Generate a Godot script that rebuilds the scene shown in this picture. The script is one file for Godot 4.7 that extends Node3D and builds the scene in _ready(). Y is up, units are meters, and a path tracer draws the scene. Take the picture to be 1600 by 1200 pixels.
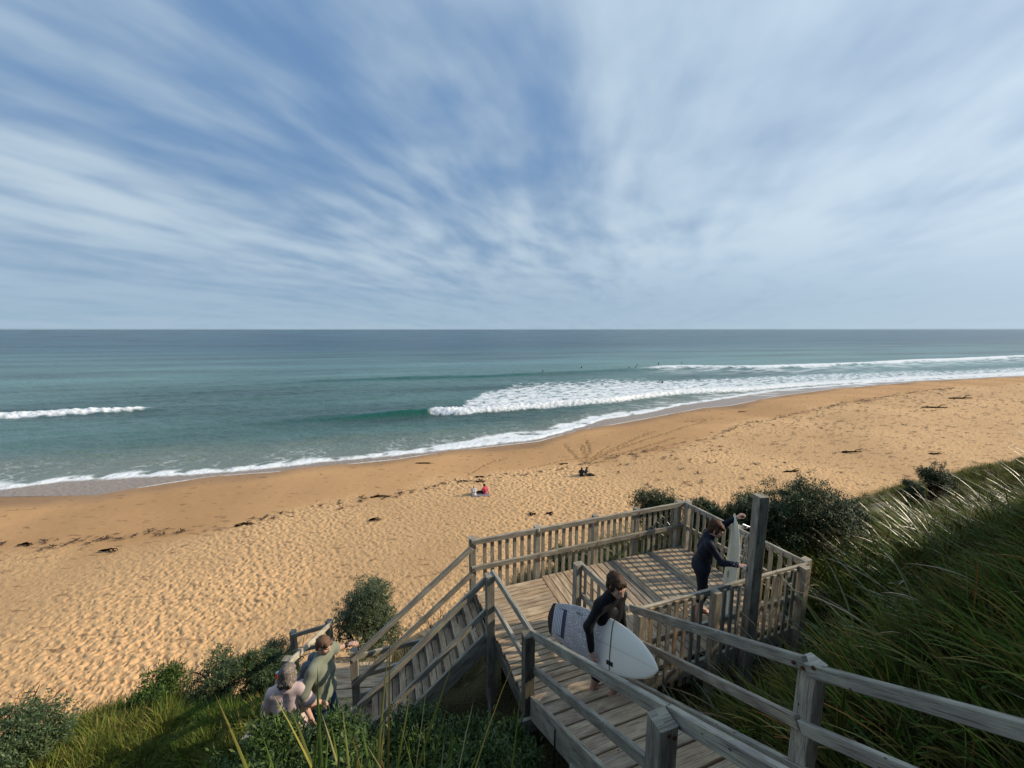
extends Node3D
# A surf beach seen from the dune stairs. Metres, y up, the camera's eye is at the origin and looks towards -z; the sea lies at y = -15.

const SEA := -15.0
var rng := RandomNumberGenerator.new()
var taken := {}
var beams := {}
var M := {}
var nz := {}

func _ready() -> void:
	rng.seed = 7
	# ---- camera, sky, sun, exposure
	var cam := Camera3D.new()
	cam.name = "camera"
	cam.fov = 90.0
	cam.near = 0.05
	cam.far = 60000.0
	cam.rotation = Vector3(-atan(85.0 / 600.0), 0, 0)
	add_child(cam)
	cam.current = true
	var env := Environment.new()
	env.background_mode = Environment.BG_SKY
	env.tonemap_mode = Environment.TONE_MAPPER_LINEAR
	env.tonemap_exposure = 1.05
	env.sdfgi_enabled = true
	env.ssao_enabled = true
	env.ssil_enabled = true
	var sky := Sky.new()
	var pano := PanoramaSkyMaterial.new()
	pano.panorama = sky_picture()
	pano.energy_multiplier = 1.0
	sky.sky_material = pano
	env.sky = sky
	var we := WorldEnvironment.new()
	we.name = "world_environment"
	we.environment = env
	add_child(we)
	var sun := DirectionalLight3D.new()
	sun.name = "sun"
	sun.light_energy = 1.4
	sun.light_color = Color(1.0, 0.93, 0.82)
	sun.light_angular_distance = 0.5
	sun.shadow_enabled = true
	var az := deg_to_rad(84.0)
	var el := deg_to_rad(27.0)
	var to_sun := Vector3(sin(az) * cos(el), sin(el), -cos(az) * cos(el))
	sun.look_at_from_position(Vector3.ZERO, -to_sun, Vector3.UP)
	add_child(sun)

	materials()
	beach()
	sea()
	dune()
	platform()
	upper_stairs()
	lower_stairs()
	lower_path()
	shower()
	plants()
	surfboards()
	people()
	beach_litter()

# ------------------------------------------------------------------ naming helpers
func V(x: float, y: float, f: float) -> Vector3:   # f metres out to sea
	return Vector3(x, y, -f)

func numbered(called: String) -> String:
	var n: int = taken.get(called, 0)
	taken[called] = n + 1
	return called if n == 0 else "%s_%03d" % [called, n]

func thing(called: String, label: String, category: String, at := Vector3.ZERO, turn := 0.0, group := "") -> Node3D:
	var o := Node3D.new()
	o.name = numbered(called)
	add_child(o)
	o.position = at
	o.rotation.y = turn
	tag(o, label, category, group)
	return o

func tag(o: Node, label: String, category: String, group := "", kind := "") -> void:
	if label: o.set_meta("label", label)
	if category: o.set_meta("category", category)
	if group: o.set_meta("group", group)
	if kind: o.set_meta("kind", kind)

func part(called: String, mesh: Mesh, mat: Material, parent: Node, at := Transform3D()) -> MeshInstance3D:
	var o := MeshInstance3D.new()
	o.name = numbered(called) if parent == self else called
	o.mesh = mesh
	o.material_override = mat
	o.transform = at
	parent.add_child(o, true)
	return o

func noise(kind: int, freq: float, seed_: int, octaves := 1) -> FastNoiseLite:
	var n := FastNoiseLite.new()
	n.noise_type = kind
	n.frequency = freq
	n.seed = seed_
	n.fractal_type = FastNoiseLite.FRACTAL_FBM if octaves > 1 else FastNoiseLite.FRACTAL_NONE
	n.fractal_octaves = octaves
	return n

# piecewise linear: points as [x0, y0, x1, y1, ...]
func along(p: PackedFloat32Array, x: float) -> float:
	var n := p.size()
	if x <= p[0]:
		return p[1] + (p[3] - p[1]) / (p[2] - p[0]) * (x - p[0])
	var i := 2
	while i < n - 2 and x > p[i]:
		i += 2
	var t := (x - p[i - 2]) / (p[i] - p[i - 2])
	return p[i - 1] + (p[i + 1] - p[i - 1]) * t

# the same, ends held
func held(p: PackedFloat32Array, x: float) -> float:
	return along(p, clampf(x, p[0], p[p.size() - 2]))

# ------------------------------------------------------------------ sky
func sky_picture() -> ImageTexture:
	var w := 2048
	var h := 1024
	var wisps := noise(FastNoiseLite.TYPE_SIMPLEX_SMOOTH, 1.0, 25, 5)
	var bands := noise(FastNoiseLite.TYPE_SIMPLEX_SMOOTH, 1.0, 33, 3)
	var warp := noise(FastNoiseLite.TYPE_SIMPLEX_SMOOTH, 1.0, 5, 2)
	var data := PackedFloat32Array()
	data.resize(w * h * 3)
	var go := deg_to_rad(20.0)      # the cirrus streaks run towards this bearing
	var gx := sin(go)
	var gf := cos(go)
	var at := 0
	for j in h:
		var up := PI * (0.5 - (j + 0.5) / h)
		var sy := sin(up)
		var cy := cos(up)
		for i in w:
			if sy < -0.02:
				data[at] = 0.16
				data[at + 1] = 0.20
				data[at + 2] = 0.22
				at += 3
				continue
			var a := TAU * (i + 0.5) / w
			var dx := sin(a) * cy
			var df := cos(a) * cy
			var y := maxf(sy, 0.0)
			# towards the sun the air is whiter
			var sunny := dx * 0.886 + df * 0.093 + y * 0.454
			var s01 := clampf(0.5 + 0.5 * sunny, 0.0, 1.0)
			var k := 1.0 / (y + 0.09)
			var px := dx * k
			var pf := df * k
			var u := px * gx + pf * gf
			var v := px * gf - pf * gx
			var wv := warp.get_noise_2d(u * 0.22, v * 0.4) * 0.24
			var n1 := bands.get_noise_2d(u * 0.17 + 3.0, (v + wv) * 0.46)
			var n2 := wisps.get_noise_2d(u * 0.42, (v + wv * 0.8) * 1.15 + 7.0)
			var n3 := wisps.get_noise_2d(u * 1.3 + 40.0, (v + wv * 1.2) * 3.2)
			var cl := 0.50 + (0.36 * n1 + 0.42 * n2 + 0.32 * n3) * (1.0 - 0.45 * smoothstep(0.5, 0.95, s01))
			cl += 0.15 * wisps.get_noise_2d(u * 1.5 + 11.0, v * 1.9 + 5.0)
			cl += 0.30 * smoothstep(0.52, 1.0, s01) - 0.04
			cl += 0.30 * (1.0 - smoothstep(0.0, 0.40, y))
			cl = smoothstep(0.02, 1.12, cl) * (0.30 + 0.70 * smoothstep(0.02, 0.22, y))
			var low := pow(1.0 - y, 5.0)
			var r := lerpf(0.138, 0.31, low)
			var g := lerpf(0.262, 0.44, low)
			var b := lerpf(0.475, 0.555, low)
			# the veil's own brightness
			var br := 0.86 + 0.17 * smoothstep(0.55, 1.0, s01)
			var c := cl * (0.86 - 0.16 * smoothstep(0.6, 0.9, s01))
			r = lerpf(r, 0.62 * br, c)
			g = lerpf(g, 0.755 * br, c)
			b = lerpf(b, 0.855 * br, c)
			var gl := pow(s01, 6.0) * 0.20
			data[at] = r + gl
			data[at + 1] = g + gl * 0.97
			data[at + 2] = b + gl * 0.88
			at += 3
	return ImageTexture.create_from_image(Image.create_from_data(w, h, false, Image.FORMAT_RGBF, data.to_byte_array()))

# ------------------------------------------------------------------ materials
func srgb(r: float, g: float, b: float) -> Color:   # from real-world (linear) base colours
	return Color(r, g, b).linear_to_srgb()

func plain(c: Color, rough: float, spec := 0.4) -> StandardMaterial3D:
	var m := StandardMaterial3D.new()
	m.albedo_color = c
	m.roughness = rough
	m.metallic_specular = spec
	return m

func wood_pictures() -> Array:
	var w := 256
	var h := 1024
	var g1 := noise(FastNoiseLite.TYPE_SIMPLEX_SMOOTH, 1.0, 31, 4)
	var g2 := noise(FastNoiseLite.TYPE_SIMPLEX_SMOOTH, 1.0, 37, 2)
	var col := Image.create(w, h, false, Image.FORMAT_RGB8)
	var hei := Image.create(w, h, false, Image.FORMAT_RGB8)
	var knots := []
	for i in 7:
		knots.append(Vector3(rng.randf() * w, rng.randf() * h, rng.randf_range(3.0, 6.0)))
	for j in h:
		for i in w:
			var x := float(i)
			for kn in knots:
				var dy: float = (j - kn.y) * 0.22
				var dx: float = i - kn.x
				var d2 := dx * dx + dy * dy
				x += dx * 55.0 / (d2 + 30.0)
			var grain := g1.get_noise_2d(x * 0.16, j * 0.006)
			var broad := g2.get_noise_2d(x * 0.012, j * 0.0045)
			var fine := g1.get_noise_2d(x * 0.5, j * 0.02 + 99.0)
			var crack := smoothstep(0.43, 0.53, absf(g2.get_noise_2d(x * 0.075 + 50.0, j * 0.0022)))
			var t := 0.87 + 0.13 * grain + 0.13 * broad + 0.10 * fine
			t *= 1.0 - 0.22 * crack
			for kn in knots:
				var d: float = Vector2(i - kn.x, (j - kn.y) * 0.55).length()
				t *= 1.0 - 0.5 * smoothstep(kn.z, kn.z * 0.4, d)
			t = clampf(t, 0.12, 1.0)
			col.set_pixel(i, j, Color(t, t * (0.985 + 0.02 * broad), t * (0.96 + 0.05 * grain)))
			var e := clampf(0.6 + 0.45 * grain + 0.2 * fine - 0.5 * crack, 0.0, 1.0)
			hei.set_pixel(i, j, Color(e, e, e))
	return [ImageTexture.create_from_image(col), ImageTexture.create_from_image(hei)]

func wood(r: float, g: float, b: float, pics: Array, shift: float) -> StandardMaterial3D:
	var m := plain(srgb(r, g, b), 0.82, 0.3)
	m.albedo_texture = pics[0]
	m.heightmap_enabled = true
	m.heightmap_texture = pics[1]
	m.heightmap_scale = 0.16
	m.uv1_offset = Vector3(shift, shift * 1.7, 0)
	return m

func noise_picture(freq: float, seed_: int, octaves: int, size := 512) -> NoiseTexture2D:
	var t := NoiseTexture2D.new()
	t.width = size
	t.height = size
	t.seamless = true
	t.noise = noise(FastNoiseLite.TYPE_SIMPLEX_SMOOTH, freq, seed_, octaves)
	return t

func materials() -> void:
	var pics := wood_pictures()
	var greys := [[0.43, 0.41, 0.355], [0.50, 0.475, 0.41], [0.37, 0.35, 0.30], [0.47, 0.425, 0.345]]
	var boards := [[0.60, 0.475, 0.34], [0.55, 0.435, 0.32], [0.65, 0.515, 0.37], [0.50, 0.41, 0.31], [0.58, 0.44, 0.30]]
	M.grey = []
	M.board = []
	for i in greys.size():
		M.grey.append(wood(greys[i][0], greys[i][1], greys[i][2], pics, 0.23 * i))
	for i in boards.size():
		M.board.append(wood(boards[i][0], boards[i][1], boards[i][2], pics, 0.17 * i + 0.1))
	M.greyboard = [wood(0.33, 0.295, 0.25, pics, 0.4), wood(0.36, 0.31, 0.255, pics, 0.8)]
	M.pale = [wood(0.60, 0.56, 0.47, pics, 0.31), wood(0.53, 0.49, 0.41, pics, 0.77)]
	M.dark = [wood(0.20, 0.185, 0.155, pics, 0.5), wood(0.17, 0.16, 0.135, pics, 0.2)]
	M.ripe = [wood(0.40, 0.27, 0.14, pics, 0.6)]

	var sand := plain(Color.WHITE, 0.95, 0.2)
	sand.vertex_color_use_as_albedo = true
	sand.heightmap_enabled = true
	sand.heightmap_texture = noise_picture(0.045, 3, 4)
	sand.heightmap_scale = 2.0
	sand.uv1_triplanar = true
	sand.uv1_world_triplanar = true
	sand.uv1_scale = Vector3.ONE * 0.42
	M.sand = sand

	var water := plain(Color.WHITE, 0.30, 0.32)
	water.vertex_color_use_as_albedo = true
	water.heightmap_enabled = true
	water.heightmap_texture = noise_picture(0.02, 9, 4, 1024)
	water.heightmap_scale = 9.0
	water.uv1_triplanar = true
	water.uv1_world_triplanar = true
	water.uv1_scale = Vector3(0.055, 0.055, 0.085)
	M.water = water

	var soil := plain(Color.WHITE, 1.0, 0.1)
	soil.vertex_color_use_as_albedo = true
	soil.heightmap_enabled = true
	soil.heightmap_texture = M.sand.heightmap_texture
	soil.heightmap_scale = 8.0
	soil.uv1_triplanar = true
	soil.uv1_world_triplanar = true
	soil.uv1_scale = Vector3.ONE * 0.7
	M.soil = soil

	var blade := plain(Color.WHITE, 0.65, 0.16)
	blade.vertex_color_use_as_albedo = true
	blade.backlight_enabled = true
	blade.backlight = Color(0.3, 0.3, 0.16)
	M.blade = blade
	var gloss := blade.duplicate()
	gloss.roughness = 0.36
	gloss.metallic_specular = 0.6
	M.gloss = gloss
	var leaf := plain(Color.WHITE, 0.55, 0.4)
	leaf.vertex_color_use_as_albedo = true
	leaf.backlight_enabled = true
	leaf.backlight = Color(0.3, 0.32, 0.2)
	M.leaf = leaf
	M.twig = plain(srgb(0.17, 0.13, 0.095), 0.9, 0.2)
	M.deadtwig = plain(srgb(0.24, 0.20, 0.165), 0.9, 0.2)
	M.rust = plain(srgb(0.10, 0.035, 0.02), 0.85, 0.3)
	M.chrome = plain(srgb(0.5, 0.5, 0.51), 0.38)
	M.chrome.metallic = 0.9
	M.black = plain(srgb(0.012, 0.012, 0.013), 0.55)
	M.kelp = plain(srgb(0.035, 0.02, 0.012), 0.6)
	M.drift = plain(srgb(0.10, 0.065, 0.045), 0.9)

# ------------------------------------------------------------------ beach, sea, dune
# where the thin sheet of water ends, where the foam of the last wave lies, and where the trampled sand begins (x, metres out)
var WET := PackedFloat32Array([-120, 31, -46.4, 33.0, -38.0, 33.3, -34.4, 35.8, -31.0, 37.8, -24.6, 39.2, -17.4, 41.8, -13.4, 43.1, -10.8, 44.5, -3.3, 47.8, 3.5, 50.3, 10.1, 56.0, 22.9, 63.9, 37.3, 73.1, 43.3, 75.0, 59.2, 85.3, 63.9, 87.9, 81.5, 96.6, 123.1, 112.6, 166.0, 123.6, 400, 180])
var FOAM := PackedFloat32Array([-120, 32, -48.5, 34.6, -45.1, 36.6, -39.7, 37.6, -33.5, 38.5, -27.8, 40.0, -22.0, 42.2, -15.3, 44.2, -11.5, 45.6, -8.8, 46.6, -3.7, 48.6, 3.6, 51.6, 10.4, 57.9, 15.1, 63.0, 24.5, 68.5, 33.7, 75.6, 40.2, 79.1, 64.5, 93.5, 102.9, 108.2, 166.0, 125.6, 400, 183])
var TROD := PackedFloat32Array([-120, 20, -34.3, 23.9, -26.7, 24.9, -20.2, 26.5, -16.5, 29.2, -11.0, 31.4, -4.9, 34.9, 5.1, 37.5, 13.2, 42.4, 24.8, 48.0, 34.7, 56.3, 60.2, 70.9, 98.8, 90.1, 135.9, 100.9, 400, 150])
var BREAK := PackedFloat32Array([-40, 60, -26.0, 63.5, -14.2, 68.0, -9.1, 66.9, -4.7, 68.5, 6.2, 72.5, 19.6, 77.0, 27.8, 82.1, 38.2, 87.0, 54.7, 92.5, 77.5, 102.2, 115.1, 114.1, 400, 190])
var PATCH := PackedFloat32Array([-14, 68, -10.4, 76.3, -7.0, 92.5, 0.0, 105.9, 9.4, 111.2, 28.8, 114.1, 49.2, 117.1, 72.6, 123.6, 111.4, 132.9, 400, 210])
var LEFTW := PackedFloat32Array([-200, 56, -88.5, 64.9, -83.0, 65.9, -78.0, 67.4, -72.3, 68.5, -67.8, 70.2, -40, 76])
var SWELL := PackedFloat32Array([-200, 80, -82.3, 97.7, -74.0, 104.6, -59.1, 109.8, -46.0, 114.1, -31.5, 117.1, -12.1, 120.3, 8.7, 129.0, 32.6, 139.1, 51.3, 145.9, 65.6, 150.9, 78.2, 148.9, 96.2, 147.6, 130.6, 158.2, 162.7, 167.9, 187.1, 177.9, 212.1, 185.5, 272.0, 206.5, 500, 280])
var EDGE := PackedFloat32Array([-30, -2, -14, 1.2, -8, 4.0, -6.4, 5.4, -4.6, 6.7, -2, 8.6, 0, 9.4, 4, 10.0, 7, 9.4, 9, 9.2, 13, 11.5, 19, 14, 40, 21, 80, 38])
var CENTRE := PackedFloat32Array([-12, 0.4, -3, -1.3, 0, -2.3, 1.0, -3.0, 2, -4.0, 4.2, -5.5, 5.5, -5.6, 7.5, -5.9, 10, -6.6])
var LEFT := PackedFloat32Array([-12, 0.6, -1.5, -1.4, 0, -1.6, 1.2, -2.05, 1.9, -3.5, 2.7, -5.1, 3.8, -6.15, 5.4, -6.2, 6.4, -6.7, 7.6, -7.4, 9, -8.2])
var RISE_AT := PackedFloat32Array([-6, 1.7, 0, 2.2, 3.9, 2.5, 5.0, 5.0, 7.0, 5.3, 9, 5.4])

func beach_y(x: float, f: float) -> float:
	var s := along(WET, x) - f
	if s < 0.0:
		return SEA + 0.06 * s
	return SEA + 1.3 * (1.0 - exp(-s / 14.0)) * (1.0 - exp(-s / 5.0))

func dune_y(x: float, f: float) -> float:
	var c := held(CENTRE, f)
	var l := held(LEFT, f)
	var top := lerpf(l, c, smoothstep(-1.2, 0.5, x))
	top += 0.30 * smoothstep(-4.3, -6.4, x) * smoothstep(2.0, 4.0, f)
	var r := maxf(x - held(RISE_AT, f), 0.0)
	var up := 0.84 * r
	var cap := 4.4
	up = cap * (1.0 - exp(-up / cap * 1.1))
	top += up * lerpf(1.0, 0.34, smoothstep(5.0, 9.0, f))
	top += 1.0 * smoothstep(1.2, 4.0, x) * (1.0 - 0.85 * smoothstep(5.2, 7.5, x)) * smoothstep(6.8, 8.5, f)
	# the hill goes on rising to the right, beyond the edge of the picture
	var up2 := 1.15 * maxf(x - (1.36 * f + 0.5), 0.0)
	top += minf(up2, lerpf(2.7, 0.8, smoothstep(3.8, 5.8, f))) * smoothstep(10.0, 7.0, f)
	top += 0.16 * nz.hump.get_noise_2d(x, f)
	var d: float = f - held(EDGE, x) + 0.8 * nz.hump.get_noise_2d(x * 0.6 + 50.0, f * 0.6)
	if d > -1.2:
		var q := maxf(d + 1.2, 0.0)
		top -= 0.72 * q * q / (q + 1.6)
	return top

func grid_mesh(pos: PackedVector3Array, col: PackedColorArray, rows: int, cols: int) -> ArrayMesh:
	var nor := PackedVector3Array()
	nor.resize(pos.size())
	var idx := PackedInt32Array()
	idx.resize((rows - 1) * (cols - 1) * 6)
	var w := 0
	for j in rows:
		var j0 := maxi(j - 1, 0) * cols
		var j1 := mini(j + 1, rows - 1) * cols
		for i in cols:
			var n := (pos[j * cols + mini(i + 1, cols - 1)] - pos[j * cols + maxi(i - 1, 0)]).cross(pos[j1 + i] - pos[j0 + i])
			nor[j * cols + i] = n.normalized() if n.y > 0.0 else -n.normalized()
			if j < rows - 1 and i < cols - 1:
				var a := j * cols + i
				idx[w] = a
				idx[w + 1] = a + cols
				idx[w + 2] = a + 1
				idx[w + 3] = a + 1
				idx[w + 4] = a + cols
				idx[w + 5] = a + cols + 1
				w += 6
	var arr := []
	arr.resize(Mesh.ARRAY_MAX)
	arr[Mesh.ARRAY_VERTEX] = pos
	arr[Mesh.ARRAY_NORMAL] = nor
	arr[Mesh.ARRAY_COLOR] = col
	arr[Mesh.ARRAY_INDEX] = idx
	var m := ArrayMesh.new()
	m.add_surface_from_arrays(Mesh.PRIMITIVE_TRIANGLES, arr)
	return m

func fan(inside: float, n: int, wide: Array) -> PackedFloat32Array:
	var c := PackedFloat32Array()
	for x in wide:
		c.append(-x)
	for i in n + 1:
		c.append(lerpf(-inside, inside, float(i) / n))
	wide.reverse()
	for x in wide:
		c.append(x)
	return c

func reach(c: float, far: float) -> float:   # how far out the ray x = c * f meets the water's edge
	var lo := 5.0
	var hi := far
	for k in 40:
		var mid := (lo + hi) * 0.5
		if mid < along(WET, c * mid):
			lo = mid
		else:
			hi = mid
	return lo

func tracks_map() -> PackedFloat32Array:   # footprints that cross the smooth sand, 0.1 m to a cell, from (-8, 34)
	var g := PackedFloat32Array()
	g.resize(460 * 300)
	var paths := [[-4.5, 36.5, -2.8, 40.4, -0.4, 42.8], [6.6, 38.5, 11.0, 43.5, 16.7, 48.7, 24.6, 55.2], [7.3, 39.5, 13.0, 46.0, 20.0, 54.0], [6.7, 48.7, 7.0, 44.0, 7.4, 40.0], [8.9, 47.5, 8.2, 42.0, 7.0, 38.4],
		[24.6, 55.2, 30.1, 59.1, 28.0, 61.0], [9.5, 41.5, 14.0, 43.8, 22.0, 50.0], [27.0, 60.0, 31.5, 62.0, 30.2, 58.8], [10.0, 49.8, 9.4, 44.6, 8.0, 41.0], [1.0, 38.0, 5.5, 41.0, 9.0, 42.0, 12.0, 46.5]]
	for p in paths:
		for rep in (2 if p[0] > 5.0 else 1):
			var off := rng.randf_range(-0.35, 0.35)
			for k in range(0, p.size() - 2, 2):
				var a := Vector2(p[k], p[k + 1])
				var b := Vector2(p[k + 2], p[k + 3])
				var n := int(a.distance_to(b) / 0.34)
				for s in n:
					var q := a.lerp(b, float(s) / n) + Vector2(off + rng.randf_range(-0.14, 0.14), rng.randf_range(-0.14, 0.14))
					var ci := int((q.x + 8.0) * 10.0)
					var cj := int((q.y - 34.0) * 10.0)
					for dj in range(-2, 3):
						for di in range(-2, 3):
							var ii := ci + di
							var jj := cj + dj
							if ii > 0 and ii < 459 and jj > 0 and jj < 299:
								var v := maxf(0.0, 1.0 - sqrt(di * di + dj * dj * 0.6) / 2.2)
								g[jj * 460 + ii] = maxf(g[jj * 460 + ii], v)
	return g

func beach() -> void:
	nz.hump = noise(FastNoiseLite.TYPE_SIMPLEX_SMOOTH, 0.42, 4, 3)
	var cell := noise(FastNoiseLite.TYPE_CELLULAR, 3.9, 8)
	cell.cellular_return_type = FastNoiseLite.RETURN_DISTANCE
	cell.cellular_jitter = 1.0
	var dim := noise(FastNoiseLite.TYPE_SIMPLEX_SMOOTH, 2.6, 12, 3)
	var broad := noise(FastNoiseLite.TYPE_SIMPLEX_SMOOTH, 0.05, 13, 4)
	var spot := noise(FastNoiseLite.TYPE_SIMPLEX_SMOOTH, 0.55, 14, 3)
	var tr := tracks_map()
	var c := fan(1.75, 1250, [9.0, 6.0, 4.5, 3.5, 3.0, 2.6, 2.3, 2.1, 1.95, 1.85])
	var rows := 560
	var cols := c.size()
	var pos := PackedVector3Array()
	var col := PackedColorArray()
	pos.resize(rows * cols)
	col.resize(rows * cols)
	var fend := PackedFloat32Array()
	for x in c:
		fend.append(minf(reach(x, 420.0) + 7.0, 420.0))
	for j in rows:
		var s := float(j) / (rows - 1)
		for i in cols:
			var f := 1.0 / lerpf(1.0 / 10.0, 1.0 / fend[i], s)
			var x := c[i] * f
			var y := beach_y(x, f)
			var b := broad.get_noise_2d(x, f)
			var inland := along(WET, x) - f
			var dry := smoothstep(-1.6, 1.8, along(TROD, x) - f + b * 4.0)
			var rough := (0.82 + 0.75 * b) * dry * lerpf(1.0, 0.55, smoothstep(8.0, 60.0, x))
			if rough > 0.01:
				var wx := x + 0.22 * dim.get_noise_2d(x * 0.8, f * 0.8)
				var d := cell.get_noise_2d(wx * 0.92, f * 0.80) + 1.0
				var n := dim.get_noise_2d(x, f)
				y += rough * (0.034 * n - 0.082 * smoothstep(0.66, 0.05, d) + 0.03)
			else:
				y += 0.012 * dim.get_noise_2d(x * 0.3, f * 0.3)
			y += 0.10 * b
			var t := 0.0
			var gi := int((x + 8.0) * 10.0)
			var gj := int((f - 34.0) * 10.0)
			if gi > 0 and gi < 459 and gj > 0 and gj < 299:
				t = tr[gj * 460 + gi] * (1.0 - dry)
				y -= 0.09 * t
			# dry pale sand, firm orange sand, sand just left by the water
			var r := lerpf(0.500, 0.575, dry)
			var g := lerpf(0.296, 0.366, dry)
			var bl := lerpf(0.144, 0.190, dry)
			var wet := smoothstep(3.4, 0.4, inland + b * 2.0)
			r = lerpf(r, 0.34, wet)
			g = lerpf(g, 0.215, wet)
			bl = lerpf(bl, 0.125, wet)
			# dark scraps of weed on the strand line and all over the right of the beach
			var sp := spot.get_noise_2d(x * 0.9, f * 2.6)
			var strand := exp(-pow((along(TROD, x) - f - 0.4) / 1.3, 2.0))
			var weed := smoothstep(0.46, 0.62, sp + 0.17 * strand + 0.16 * smoothstep(12.0, 45.0, x) * dry) * 0.55
			var k := (1.0 + 0.22 * b + 0.06 * spot.get_noise_2d(x * 3.0, f * 3.0)) * (1.0 - 0.45 * t)
			r = lerpf(r * k, 0.13, weed)
			g = lerpf(g * k, 0.08, weed)
			bl = lerpf(bl * k, 0.05, weed)
			pos[j * cols + i] = Vector3(x, y, -f)
			col[j * cols + i] = Color(r, g, bl)
	var o := part("sand", grid_mesh(pos, col, rows, cols), M.sand, self)
	tag(o, "broad orange sand beach trampled with footprints below the dune", "beach", "", "structure")

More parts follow.
